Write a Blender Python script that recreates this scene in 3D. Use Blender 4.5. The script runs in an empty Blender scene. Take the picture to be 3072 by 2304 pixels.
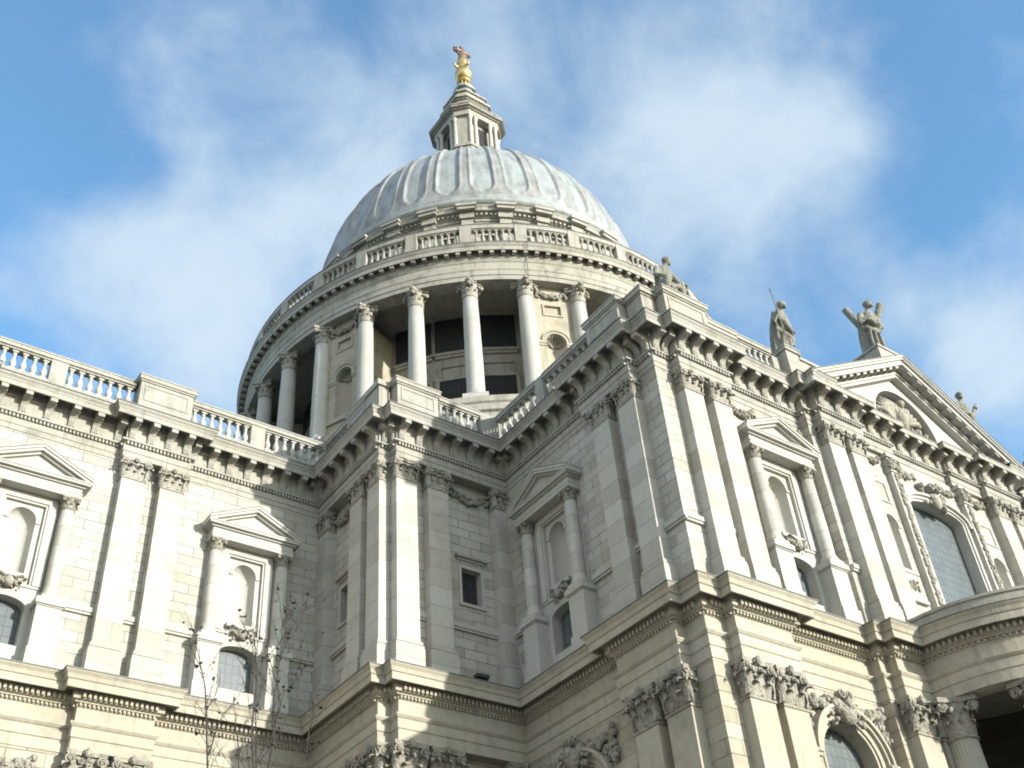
import bpy, bmesh, math, random
from math import sin, cos, pi, radians, sqrt, atan2, hypot
from mathutils import Vector, Matrix

random.seed(7)
S = bpy.context.scene
COL = S.collection
R_ = radians

# ------------------------------------------------------------------ camera
cam = bpy.data.cameras.new('camera'); camo = bpy.data.objects.new('camera', cam); COL.objects.link(camo)
CR = (0.81429858, -0.57613411, -0.07062095); CU = (-0.32209799, -0.54972451, 0.77075019); CF = (0.48287754, 0.60487391, 0.63321152)
camo.matrix_world = Matrix(((CR[0], CU[0], -CF[0], -40.308), (CR[1], CU[1], -CF[1], -53.753), (CR[2], CU[2], -CF[2], 1.6), (0, 0, 0, 1)))
cam.sensor_width = 36; cam.lens = 3374.768 / 3072 * 36; cam.clip_end = 5000; cam.clip_start = .1
S.camera = camo

# ------------------------------------------------------------------ light
SUN_EL = 13.5; SUN_AZ = 157.0          # degrees; azimuth clockwise from +Y (north)
w = bpy.data.worlds.new('World'); S.world = w; w.use_nodes = True
nt = w.node_tree; N = nt.nodes; L = nt.links; N.clear()
def nd(t, **k):
    n = N.new(t)
    for a, b in k.items(): setattr(n, a, b)
    return n
out = nd('ShaderNodeOutputWorld'); bg = nd('ShaderNodeBackground'); bg.inputs[1].default_value = 0.15
sky = nd('ShaderNodeTexSky', sky_type='NISHITA', sun_disc=False)
sky.sun_elevation = R_(SUN_EL); sky.sun_rotation = R_(SUN_AZ); sky.air_density = 1.0; sky.dust_density = .6; sky.ozone_density = 2.5
tc = nd('ShaderNodeTexCoord')
# clouds: soft lumps at fixed directions, broken up by noise on a flat layer overhead
sep = nd('ShaderNodeSeparateXYZ'); L.new(tc.outputs['Generated'], sep.inputs[0])
def wm(op, a, b=None, c=None):
    n = nd('ShaderNodeMath', operation=op)
    for i, x in enumerate((a, b, c)):
        if x is None: continue
        if isinstance(x, (int, float)): n.inputs[i].default_value = x
        else: L.new(x, n.inputs[i])
    return n.outputs[0]
zc = wm('MAXIMUM', sep.outputs[2], .06)
px_ = wm('DIVIDE', sep.outputs[0], zc); py_ = wm('DIVIDE', sep.outputs[1], zc)
cmb = nd('ShaderNodeCombineXYZ'); L.new(px_, cmb.inputs[0]); L.new(py_, cmb.inputs[1])
n1 = nd('ShaderNodeTexNoise'); n1.inputs['Scale'].default_value = 3.4; n1.inputs['Detail'].default_value = 9; n1.inputs['Roughness'].default_value = .60; n1.inputs['Distortion'].default_value = .5
n2 = nd('ShaderNodeTexNoise'); n2.inputs['Scale'].default_value = 2.2; n2.inputs['Detail'].default_value = 4
L.new(cmb.outputs[0], n1.inputs['Vector']); L.new(cmb.outputs[0], n2.inputs['Vector'])
warp = nd('ShaderNodeVectorMath', operation='SUBTRACT'); L.new(n2.outputs['Color'], warp.inputs[0]); warp.inputs[1].default_value = (.5, .5, .5)
wsc = nd('ShaderNodeVectorMath', operation='SCALE'); L.new(warp.outputs[0], wsc.inputs[0]); wsc.inputs['Scale'].default_value = .17
wad = nd('ShaderNodeVectorMath', operation='ADD'); L.new(tc.outputs['Generated'], wad.inputs[0]); L.new(wsc.outputs[0], wad.inputs[1])
LUMPS = [((.177, .69, .702), .085, .8), ((.132, .719, .682), .065, .6), ((.245, .633, .734), .085, .65), ((.296, .652, .698), .09, .55), ((.185, .727, .661), .10, .6), ((.24, .70, .67), .08, .5), ((.09, .74, .66), .06, .4),
         ((.195, .541, .818), .11, .38), ((.268, .546, .794), .09, .36), ((.166, .59, .79), .08, .3), ((.392, .424, .816), .10, .6), ((.33, .46, .82), .08, .4), ((.511, .294, .808), .11, .5),
         ((.516, .398, .758), .085, .75), ((.559, .328, .762), .075, .75), ((.605, .285, .742), .055, .65), ((.49, .466, .737), .09, .6), ((.62, .35, .702), .07, .6), ((.6, .40, .69), .07, .4),
         ((.734, .296, .611), .07, 1.0), ((.765, .30, .57), .07, .8), ((.36, .60, .71), .1, .35), ((.0, -.6, .6), .6, .6), ((-.8, -.2, .45), .6, .55), ((.8, -.5, .4), .5, .5), ((.1, .2, .95), .22, .4),
         ((.11, .648, .754), .06, -.75), ((.224, .594, .772), .045, -.45), ((.362, .503, .785), .04, -.3), ((.438, .437, .786), .05, -.55), ((.69, .265, .674), .06, -.7), ((.612, .222, .759), .06, -.5), ((.122, .771, .625), .06, -.5), ((.027, .599, .801), .09, -.6), ((.263, .727, .634), .06, -.4)]
acc = None
for d, s, a in LUMPS:
    dn = nd('ShaderNodeVectorMath', operation='DISTANCE'); L.new(wad.outputs[0], dn.inputs[0]); dn.inputs[1].default_value = d
    q = wm('DIVIDE', dn.outputs['Value'], s); q = wm('MULTIPLY', q, q); q = wm('MULTIPLY', q, -1.0); q = wm('EXPONENT', q); q = wm('MULTIPLY', q, a)
    acc = q if acc is None else wm('ADD', acc, q)
n3 = nd('ShaderNodeTexNoise'); n3.inputs['Scale'].default_value = 7.5; n3.inputs['Detail'].default_value = 9; n3.inputs['Roughness'].default_value = .55; n3.inputs['Distortion'].default_value = .3
L.new(tc.outputs['Generated'], n3.inputs['Vector'])
nz = wm('ADD', wm('MULTIPLY', wm('SUBTRACT', n1.outputs['Fac'], .5), 1.0), wm('MULTIPLY', wm('SUBTRACT', n3.outputs['Fac'], .5), 2.2))
dens = wm('ADD', wm('MULTIPLY', acc, .60), nz)
mr = nd('ShaderNodeMapRange', interpolation_type='SMOOTHSTEP'); L.new(dens, mr.inputs['Value'])
mr.inputs['From Min'].default_value = -.22; mr.inputs['From Max'].default_value = 1.3; mr.inputs['To Max'].default_value = .88
tint = nd('ShaderNodeMixRGB', blend_type='MULTIPLY'); tint.inputs['Fac'].default_value = 1; L.new(sky.outputs[0], tint.inputs['Color1']); tint.inputs['Color2'].default_value = (.67, .84, .845, 1)
mix = nd('ShaderNodeMixRGB'); L.new(mr.outputs[0], mix.inputs['Fac']); L.new(tint.outputs[0], mix.inputs['Color1']); mix.inputs['Color2'].default_value = (1.5, 1.78, 2.02, 1)
# added fill glow low in the unseen south-west sky, to lift the shaded faces
hz = nd('ShaderNodeVectorMath', operation='DISTANCE'); L.new(tc.outputs['Generated'], hz.inputs[0]); hz.inputs[1].default_value = (-.75, -.62, .25)
hf = wm('DIVIDE', hz.outputs['Value'], .75); hf = wm('EXPONENT', wm('MULTIPLY', wm('MULTIPLY', hf, hf), -1.0))
mix2 = nd('ShaderNodeMixRGB'); L.new(wm('MULTIPLY', hf, .85), mix2.inputs['Fac']); L.new(mix.outputs[0], mix2.inputs['Color1']); mix2.inputs['Color2'].default_value = (3.1, 3.0, 2.85, 1)
L.new(mix2.outputs[0], bg.inputs[0]); L.new(bg.outputs[0], out.inputs[0])

sl = bpy.data.lights.new('sun', 'SUN'); slo = bpy.data.objects.new('sun', sl); COL.objects.link(slo)
sl.energy = 2.4; sl.angle = R_(1.1); sl.color = (1.0, .965, .88)
sd = Vector((sin(R_(SUN_AZ)) * cos(R_(SUN_EL)), cos(R_(SUN_AZ)) * cos(R_(SUN_EL)), sin(R_(SUN_EL))))
slo.rotation_euler = (-sd).to_track_quat('-Z', 'Y').to_euler()
slo.location = sd * 200

S.view_settings.view_transform = 'Standard'; S.view_settings.look = 'None'
S.view_settings.exposure = 1.66; S.view_settings.gamma = 1; S.view_settings.use_curve_mapping = False
S.render.engine = 'CYCLES'; S.cycles.use_denoising = True; S.cycles.filter_width = 1.9
S.cycles.max_bounces = 6; S.cycles.diffuse_bounces = 3

# ------------------------------------------------------------------ materials
def newmat(name):
    m = bpy.data.materials.new(name); m.use_nodes = True
    t = m.node_tree; b = t.nodes['Principled BSDF']
    return m, t, b
def stone(name, base, joints=None, stain=.35, fine=.12, carved=0., stain_col=(.10, .095, .08), streak=.5, rough=.85, joint_dark=.45):
    """limestone in world space: mottling, rain streaks, grime patches, optional ashlar joints and carved roughness"""
    m, t, b = newmat(name); n = t.nodes; l = t.links
    b.inputs['Roughness'].default_value = rough; b.inputs['Specular IOR Level'].default_value = .2
    g = n.new('ShaderNodeNewGeometry')
    def noise(scale, det, vec=None, rough=.55):
        x = n.new('ShaderNodeTexNoise'); x.inputs['Scale'].default_value = scale; x.inputs['Detail'].default_value = det; x.inputs['Roughness'].default_value = rough
        l.new(vec or g.outputs['Position'], x.inputs['Vector']); return x.outputs['Fac']
    def rng(v, a, b_, c, d):
        x = n.new('ShaderNodeMapRange'); l.new(v, x.inputs['Value'])
        for i, q in zip(('From Min', 'From Max', 'To Min', 'To Max'), (a, b_, c, d)): x.inputs[i].default_value = q
        return x.outputs[0]
    def mixc(f, c1, c2, mode='MIX'):
        x = n.new('ShaderNodeMixRGB'); x.blend_type = mode
        if isinstance(f, float): x.inputs[0].default_value = f
        else: l.new(f, x.inputs[0])
        for i, c in ((1, c1), (2, c2)):
            if isinstance(c, tuple): x.inputs[i].default_value = (*c, 1)
            else: l.new(c, x.inputs[i])
        return x.outputs[0]
    def mth(op, a, c):
        x = n.new('ShaderNodeMath'); x.operation = op
        for i, q in enumerate((a, c)):
            if isinstance(q, (int, float)): x.inputs[i].default_value = q
            else: l.new(q, x.inputs[i])
        return x.outputs[0]
    col = mixc(rng(noise(.35, 4), .3, .7, 0., 1.), tuple(c * 1.06 for c in base), tuple(c * k for c, k in zip(base, (.94, .92, .86))))
    col = mixc(rng(noise(5, 6), .35, .75, 0., fine * 2), col, tuple(c * .62 for c in base))
    hgt = noise(14, 5)
    if joints:
        bw, bh = joints
        sp = n.new('ShaderNodeSeparateXYZ'); l.new(g.outputs['Position'], sp.inputs[0])
        sn = n.new('ShaderNodeSeparateXYZ'); l.new(g.outputs['True Normal'], sn.inputs[0])
        ax = mth('GREATER_THAN', mth('ABSOLUTE', sn.outputs[0], 0), .7)
        u = n.new('ShaderNodeMix'); u.data_type = 'FLOAT'; l.new(ax, u.inputs[0]); l.new(sp.outputs[0], u.inputs[2]); l.new(sp.outputs[1], u.inputs[3])
        cv = n.new('ShaderNodeCombineXYZ'); l.new(u.outputs[0], cv.inputs[0]); l.new(sp.outputs[2], cv.inputs[1])
        br = n.new('ShaderNodeTexBrick'); l.new(cv.outputs[0], br.inputs['Vector'])
        br.inputs['Scale'].default_value = 1; br.inputs['Brick Width'].default_value = bw; br.inputs['Row Height'].default_value = bh
        br.inputs['Mortar Size'].default_value = .017; br.inputs['Mortar Smooth'].default_value = .2; br.inputs['Bias'].default_value = 0
        br.inputs['Color1'].default_value = (1.06, 1.055, 1.04, 1); br.inputs['Color2'].default_value = (.82, .805, .76, 1); br.inputs['Mortar'].default_value = (1, 1, 1, 1)
        col = mixc(1.0, col, br.outputs['Color'], 'MULTIPLY')
        jf = mth('MULTIPLY', br.outputs['Fac'], rng(noise(.9, 3), .35, .6, joint_dark * .45, joint_dark * 1.35))
        col = mixc(jf, col, tuple(c * .22 for c in base))
        hgt = mth('ADD', mth('MULTIPLY', hgt, .25), mth('MULTIPLY', br.outputs['Fac'], -1.0))
    mp = n.new('ShaderNodeMapping'); mp.inputs['Scale'].default_value = (2.6, 2.6, .22); l.new(g.outputs['Position'], mp.inputs[0])
    st = mth('MULTIPLY', rng(noise(1.6, 5, mp.outputs[0]), .52, .78, 0., 1.), streak)
    gr = rng(noise(.8, 6, None, .65), .52, .75, 0., 1.)
    f = mth('MULTIPLY', mth('MAXIMUM', st, gr), stain)
    col = mixc(f, col, stain_col)
    if carved:
        vo = n.new('ShaderNodeTexVoronoi'); vo.inputs['Scale'].default_value = 13; l.new(g.outputs['Position'], vo.inputs['Vector'])
        cf = rng(noise(7, 4, None, .7), .38, .62, 0., carved)
        col = mixc(cf, col, stain_col)
        hgt = mth('ADD', mth('MULTIPLY', vo.outputs['Distance'], -2.), hgt)
    bp = n.new('ShaderNodeBump'); bp.inputs['Strength'].default_value = .5; bp.inputs['Distance'].default_value = .03
    l.new(hgt, bp.inputs['Height']); l.new(bp.outputs[0], b.inputs['Normal'])
    l.new(col, b.inputs['Base Color'])
    return m
UP = (.43, .421, .392); LO = (.388, .357, .295)
M_ASH = stone('ashlar_limestone', UP, joints=(1.05, .405), stain=.3, joint_dark=.62)
M_STONE = stone('dressed_limestone', UP, stain=.2, streak=.5)
M_PIL = stone('pilaster_limestone', (.445, .436, .408), joints=(6., .81), stain=.22, joint_dark=.38)
M_CORN = stone('cornice_limestone', (.345, .332, .298), stain=.6, streak=.8, stain_col=(.09, .085, .07))
M_LASH = stone('lower_ashlar_limestone', LO, joints=(1.25, .48), stain=.42, joint_dark=.65)
M_LOW = stone('lower_limestone', LO, stain=.45, streak=.7)
M_CARVE = stone('carved_limestone', (.34, .32, .272), stain=.45, carved=.46, stain_col=(.07, .062, .05))
M_CARVEP = stone('pale_carved_limestone', (.37, .352, .31), stain=.35, carved=.34, stain_col=(.08, .075, .06))
M_DRUM = stone('drum_limestone', (.355, .342, .305), stain=.72, streak=.8, stain_col=(.08, .075, .06))
M_DCOL = stone('drum_column_limestone', (.42, .41, .385), stain=.22)
M_PSHADE = stone('porch_shade_limestone', (.10, .093, .08), joints=(1.25, .48), stain=.5)  # porch shade put into the stone colour: near-black apse wall
M_OCHRE = stone('sheltered_limestone', (.385, .352, .285), stain=.5, streak=.8, stain_col=(.10, .085, .06))
M_STAT = stone('statue_limestone', (.25, .245, .215), stain=.75, streak=.9, carved=.18, stain_col=(.065, .065, .056))
M_ANT = stone('portico_limestone', (.34, .325, .285), stain=.5, streak=.7)

def simple(name, col, rough=.6, metal=0., bump=None):
    m, t, b = newmat(name); n = t.nodes; l = t.links
    b.inputs['Base Color'].default_value = (*col, 1); b.inputs['Roughness'].default_value = rough; b.inputs['Metallic'].default_value = metal
    g = n.new('ShaderNodeNewGeometry'); x = n.new('ShaderNodeTexNoise'); x.inputs['Scale'].default_value = bump or 3.; x.inputs['Detail'].default_value = 5
    l.new(g.outputs['Position'], x.inputs['Vector'])
    mx = n.new('ShaderNodeMixRGB'); l.new(x.outputs['Fac'], mx.inputs[0]); mx.inputs[1].default_value = (*[c * .7 for c in col], 1); mx.inputs[2].default_value = (*[min(1, c * 1.3) for c in col], 1)
    l.new(mx.outputs[0], b.inputs['Base Color'])
    return m
M_FLASH = simple('lead_flashing', (.13, .13, .12), .7)
M_GOLD = simple('gilding', (.58, .43, .19), .42, .85)
M_BRONZE = simple('weathered_bronze', (.17, .115, .095), .6, .3)
M_DARK = simple('dark_interior', (.02, .02, .022), .9)
M_BARK = simple('sapling_bark', (.045, .037, .033), .9)
M_LEAF = simple('dry_leaf', (.045, .033, .03), .8)
M_LAMP = simple('black_metal', (.03, .03, .03), .5)
M_PAVE = simple('paving', (.13, .125, .115), .9, 0, .6)
M_ROOF = simple('roof_lead', (.10, .10, .10), .7)

def leadmat(nm, c0, c1, c2):
    m, t, b = newmat(nm); n = t.nodes; l = t.links
    b.inputs['Roughness'].default_value = .55; b.inputs['Metallic'].default_value = 0.
    tx = n.new('ShaderNodeTexCoord'); sp = n.new('ShaderNodeSeparateXYZ'); l.new(tx.outputs['Object'], sp.inputs[0])
    def mth(op, a, c=0.):
        x = n.new('ShaderNodeMath'); x.operation = op
        for i, q in enumerate((a, c)):
            if isinstance(q, (int, float)): x.inputs[i].default_value = q
            else: l.new(q, x.inputs[i])
        return x.outputs[0]
    an = mth('ARCTAN2', sp.outputs[1], sp.outputs[0])
    cv = n.new('ShaderNodeCombineXYZ'); l.new(mth('MULTIPLY', an, 9.), cv.inputs[0]); l.new(mth('MULTIPLY', sp.outputs[2], .22), cv.inputs[1])
    x = n.new('ShaderNodeTexNoise'); x.inputs['Scale'].default_value = 2.2; x.inputs['Detail'].default_value = 6; x.inputs['Roughness'].default_value = .62; l.new(cv.outputs[0], x.inputs['Vector'])
    cr = n.new('ShaderNodeValToRGB'); l.new(x.outputs['Fac'], cr.inputs[0])
    e = cr.color_ramp; e.elements[0].position = .3; e.elements[0].color = (*c0, 1); e.elements[1].position = .62; e.elements[1].color = (*c2, 1)
    k = e.elements.new(.5); k.color = (*c1, 1)
    # horizontal sheet seams
    wv = mth('FRACT', mth('DIVIDE', sp.outputs[2], 1.35)); sm = mth('LESS_THAN', wv, .03)
    mx = n.new('ShaderNodeMixRGB'); l.new(mth('MULTIPLY', sm, .5), mx.inputs[0]); l.new(cr.outputs[0], mx.inputs[1]); mx.inputs[2].default_value = (.12, .12, .12, 1)
    l.new(mx.outputs[0], b.inputs['Base Color'])
    return m
M_LEAD = leadmat('dome_lead', (.17, .175, .17), (.275, .295, .295), (.31, .335, .34)); M_RIB = leadmat('dome_rib_lead', (.155, .15, .14), (.25, .25, .24), (.31, .325, .325))

def glassmat(name, col, cell=(.28, .36), rough=.25):
    m, t, b = newmat(name); n = t.nodes; l = t.links
    b.inputs['Roughness'].default_value = rough; b.inputs['Specular IOR Level'].default_value = .28 if rough < .5 else .12
    tx = n.new('ShaderNodeTexCoord'); sp = n.new('ShaderNodeSeparateXYZ'); l.new(tx.outputs['Object'], sp.inputs[0])
    cv = n.new('ShaderNodeCombineXYZ'); l.new(sp.outputs[0], cv.inputs[0]); l.new(sp.outputs[2], cv.inputs[1])
    br = n.new('ShaderNodeTexBrick'); br.offset = 0; l.new(cv.outputs[0], br.inputs['Vector'])
    br.inputs['Scale'].default_value = 1; br.inputs['Brick Width'].default_value = cell[0]; br.inputs['Row Height'].default_value = cell[1]; br.inputs['Mortar Size'].default_value = .016
    br.inputs['Color1'].default_value = (*col, 1); br.inputs['Color2'].default_value = (*[c * 1.25 for c in col], 1); br.inputs['Mortar'].default_value = (*[c * .6 for c in col], 1)
    l.new(br.outputs['Color'], b.inputs['Base Color'])
    x = n.new('ShaderNodeTexNoise'); x.inputs['Scale'].default_value = 4; l.new(tx.outputs['Object'], x.inputs['Vector'])
    bp = n.new('ShaderNodeBump'); bp.inputs['Strength'].default_value = .15; l.new(x.outputs['Fac'], bp.inputs['Height']); l.new(bp.outputs[0], b.inputs['Normal'])
    return m
M_GLASS = glassmat('leaded_glass', (.085, .098, .105), rough=.42)
M_GLASSD = glassmat('dark_glass', (.034, .035, .037), rough=.6)

# ------------------------------------------------------------------ mesh builder
class MB:
    def __init__(s): s.v = []; s.f = []; s.m = []; s.s = []; s.mi = 0; s.sm = False
    def vert(s, p): s.v.append(tuple(p)); return len(s.v) - 1
    def face(s, ids): s.f.append(tuple(ids)); s.m.append(s.mi); s.s.append(s.sm)
    def poly(s, pts): s.face([s.vert(p) for p in pts])
    def box(s, x0, x1, y0, y1, z0, z1):
        if x0 > x1: x0, x1 = x1, x0
        if y0 > y1: y0, y1 = y1, y0
        i = len(s.v)
        for z in (z0, z1):
            for p in ((x0, y0), (x1, y0), (x1, y1), (x0, y1)): s.v.append((*p, z))
        for q in ((0, 3, 2, 1), (4, 5, 6, 7), (0, 1, 5, 4), (1, 2, 6, 5), (2, 3, 7, 6), (3, 0, 4, 7)): s.face([i + k for k in q])
    def prism(s, pts, z0, z1, top=None):
        """plan polygon extruded in z; top = plan polygon at z1 (taper)"""
        n = len(pts); a = [s.vert((*p, z0)) for p in pts]; b = [s.vert((*p, z1)) for p in (top or pts)]
        for k in range(n): s.face((a[k], a[(k + 1) % n], b[(k + 1) % n], b[k]))
        s.face(a[::-1]); s.face(b)
    def prism_y(s, pts, y0, y1):
        """(x,z) polygon extruded along y"""
        n = len(pts); a = [s.vert((p[0], y0, p[1])) for p in pts]; b = [s.vert((p[0], y1, p[1])) for p in pts]
        for k in range(n): s.face((a[k], a[(k + 1) % n], b[(k + 1) % n], b[k]))
        s.face(a[::-1]); s.face(b)
    def lathe(s, prof, n=16, c=(0, 0), a0=0., a1=2 * pi, caps=True):
        full = abs(a1 - a0 - 2 * pi) < 1e-6; k = n if full else n + 1
        rows = []
        for r, z in prof: rows.append([s.vert((c[0] + r * cos(a0 + (a1 - a0) * i / n), c[1] + r * sin(a0 + (a1 - a0) * i / n), z)) for i in range(k)])
        for a, b in zip(rows, rows[1:]):
            for i in range(n): j = (i + 1) % k; s.face((a[i], a[j], b[j], b[i]))
        if caps and full:
            if prof[0][0] > 1e-4: s.face(rows[0][::-1])
            if prof[-1][0] > 1e-4: s.face(rows[-1])
    def sweep(s, path, prof, closed=False):
        """profile (out,z) along plan path; out is to the right of travel"""
        n = len(path); rings = []
        for i, p in enumerate(path):
            def nrm(a, b):
                dx, dy = b[0] - a[0], b[1] - a[1]; l = hypot(dx, dy); return (dy / l, -dx / l)
            pa = path[i - 1] if (i > 0 or closed) else None; pb = path[(i + 1) % n] if (i < n - 1 or closed) else None
            if pa is None: m = nrm(p, pb)
            elif pb is None: m = nrm(pa, p)
            else:
                a, b = nrm(pa, p), nrm(p, pb); d = 1 + a[0] * b[0] + a[1] * b[1]; m = ((a[0] + b[0]) / d, (a[1] + b[1]) / d)
            rings.append([s.vert((p[0] + m[0] * o, p[1] + m[1] * o, z)) for o, z in prof])
        for i in range(n if closed else n - 1):
            a, b = rings[i], rings[(i + 1) % n]
            for k in range(len(prof) - 1): s.face((a[k], b[k], b[k + 1], a[k + 1]))
    def tube(s, pts, radii, n=6, cap=True):
        rings = []; prev = None
        for i, p in enumerate(pts):
            p = Vector(p); d = (Vector(pts[min(i + 1, len(pts) - 1)]) - Vector(pts[max(i - 1, 0)])).normalized()
            a = d.orthogonal().normalized() if prev is None else (prev - d * prev.dot(d)).normalized()
            prev = a; b = d.cross(a); r = radii[i] if hasattr(radii, '__len__') else radii
            rings.append([s.vert(p + (a * cos(2 * pi * k / n) + b * sin(2 * pi * k / n)) * r) for k in range(n)])
        for a, b in zip(rings, rings[1:]):
            for k in range(n): j = (k + 1) % n; s.face((a[k], a[j], b[j], b[k]))
        if cap: s.face(rings[0][::-1]); s.face(rings[-1])
    def ball(s, c, r, n=8, m=5):
        if not hasattr(r, '__len__'): r = (r, r, r)
        top = s.vert((c[0], c[1], c[2] + r[2])); bot = s.vert((c[0], c[1], c[2] - r[2])); rows = []
        for j in range(1, m):
            t = pi * j / m
            rows.append([s.vert((c[0] + r[0] * sin(t) * cos(2 * pi * i / n), c[1] + r[1] * sin(t) * sin(2 * pi * i / n), c[2] + r[2] * cos(t))) for i in range(n)])
        for i in range(n):
            k = (i + 1) % n; s.face((top, rows[0][i], rows[0][k])); s.face((bot, rows[-1][k], rows[-1][i]))
            for a, b in zip(rows, rows[1:]): s.face((a[i], b[i], b[k], a[k]))
    def grid(s, g):
        ids = [[s.vert(p) for p in row] for row in g]
        for a, b in zip(ids, ids[1:]):
            for i in range(len(a) - 1): s.face((a[i], a[i + 1], b[i + 1], b[i]))
    # walls in the local frame: x along, y into the wall, z up
    def wall(s, x0, x1, z0, z1, y, holes=()):
        xs = sorted({x0, x1, *[q for h in holes for q in h[:2]]}); zs = sorted({z0, z1, *[q for h in holes for q in h[2:]]})
        for a, b in zip(xs, xs[1:]):
            for c, d in zip(zs, zs[1:]):
                mx, mz = (a + b) / 2, (c + d) / 2
                if any(h[0] < mx < h[1] and h[2] < mz < h[3] for h in holes): continue
                s.poly(((a, y, c), (b, y, c), (b, y, d), (a, y, d)))
    def arch(s, x0, x1, z0, z1, hw, zb, zs, rise, y, cx=0., n=18):
        s.poly(((x0, y, z0), (cx - hw, y, z0), (cx - hw, y, z1), (x0, y, z1))); s.poly(((cx + hw, y, z0), (x1, y, z0), (x1, y, z1), (cx + hw, y, z1)))
        if zb > z0: s.poly(((cx - hw, y, z0), (cx + hw, y, z0), (cx + hw, y, zb), (cx - hw, y, zb)))
        ar = arcpts(hw, zs, rise, cx, n)
        for a, b in zip(ar, ar[1:]): s.poly(((a[0], y, a[1]), (b[0], y, b[1]), (b[0], y, z1), (a[0], y, z1)))
        return [(cx - hw, zb)] + ar + [(cx + hw, zb)]
    def reveal(s, pts, y0, y1, close=True):
        for a, b in zip(pts, pts[1:] + ([pts[0]] if close else [])):
            if a != b: s.poly(((a[0], y0, a[1]), (b[0], y0, b[1]), (b[0], y1, b[1]), (a[0], y1, a[1])))
    def pane(s, pts, y): s.poly([(p[0], y, p[1]) for p in pts])
    def niche(s, hw, zb, zs, y, cx=0., dep=1., n=14):
        g = []
        for z in (zb, zs): g.append([(cx - hw * cos(pi * i / n), y + hw * dep * sin(pi * i / n), z) for i in range(n + 1)])
        for j in range(1, 9):
            t = pi / 2 * j / 8; r = hw * cos(t); g.append([(cx - r * cos(pi * i / n), y + r * dep * sin(pi * i / n), zs + hw * sin(t)) for i in range(n + 1)])
        s.sm = True; s.grid(g); s.sm = False
        s.poly([(cx - hw * cos(pi * i / n), y + hw * dep * sin(pi * i / n), zb) for i in range(n + 1)])
    def ring(s, hw, zs, rise, w, y0, y1, cx=0., n=20, legs=0.):
        """archivolt moulding round an arch, width w, between y0 (front) and y1"""
        a = arcpts(hw, zs, rise, cx, n); b = arcpts(hw + w, zs, rise + w, cx, n)
        if legs: a = [(a[0][0], zs - legs)] + a + [(a[-1][0], zs - legs)]; b = [(b[0][0], zs - legs)] + b + [(b[-1][0], zs - legs)]
        for (p, q), (r, t) in zip(zip(a, b), zip(a[1:], b[1:])):
            s.poly(((p[0], y0, p[1]), (r[0], y0, r[1]), (t[0], y0, t[1]), (q[0], y0, q[1])))
            s.poly(((q[0], y0, q[1]), (t[0], y0, t[1]), (t[0], y1, t[1]), (q[0], y1, q[1])))
            s.poly(((p[0], y0, p[1]), (p[0], y1, p[1]), (r[0], y1, r[1]), (r[0], y0, r[1])))
        for k in (0, -1): p, q = a[k], b[k]; s.poly(((p[0], y0, p[1]), (q[0], y0, q[1]), (q[0], y1, q[1]), (p[0], y1, p[1])))
def arcpts(hw, zs, rise, cx=0., n=18): return [(cx - hw * cos(pi * i / n), zs + rise * sin(pi * i / n)) for i in range(n + 1)]

def obj(name, mb, mats, parent=None, loc=(0, 0, 0), rot=0., label=None, fix=True):
    me = bpy.data.meshes.new(name); me.from_pydata(mb.v, [], mb.f)
    for m in (mats if isinstance(mats, (list, tuple)) else [mats]): me.materials.append(m)
    me.polygons.foreach_set('material_index', mb.m); me.polygons.foreach_set('use_smooth', mb.s)
    if fix:
        bm = bmesh.new(); bm.from_mesh(me); bmesh.ops.recalc_face_normals(bm, faces=bm.faces); bm.to_mesh(me); bm.free()
    me.update()
    o = bpy.data.objects.new(name, me); COL.objects.link(o); o.location = loc; o.rotation_euler = (0, 0, rot)
    if parent: o.parent = parent
    if label: o['label'] = label
    return o
def thing(name, label, cat, loc=(0, 0, 0), rot=0., group=None):
    o = bpy.data.objects.new(name, None); COL.objects.link(o); o.location = loc; o.rotation_euler = (0, 0, rot)
    o['label'] = label; o['category'] = cat
    if group: o['group'] = group
    return o
def dup(o, loc, rot=0., parent=None):
    c = o.copy(); COL.objects.link(c); c.location = loc; c.rotation_euler = (0, 0, rot); c.parent = parent or o.parent
    for ch in list(o.children): d = ch.copy(); COL.objects.link(d); d.parent = c
    return c

# ------------------------------------------------------------------ ground
g = MB(); g.poly([(-600, -600, 0), (600, -600, 0), (600, 600, 0), (-600, 600, 0)])
gr = obj('ground', g, M_PAVE); gr['kind'] = 'structure'

# ================================================================== CATHEDRAL
C = thing('cathedral', 'pale stone domed cathedral with pilastered walls, pediment, colonnaded drum and lantern', 'cathedral')
XC = -1.3                                    # transept axis; the dome stands on it
DX, DY = -1.3, -1.73
def mx(x): return 2 * XC - x
W90 = -pi / 2                                # rotation of an element standing on a west face

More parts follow.
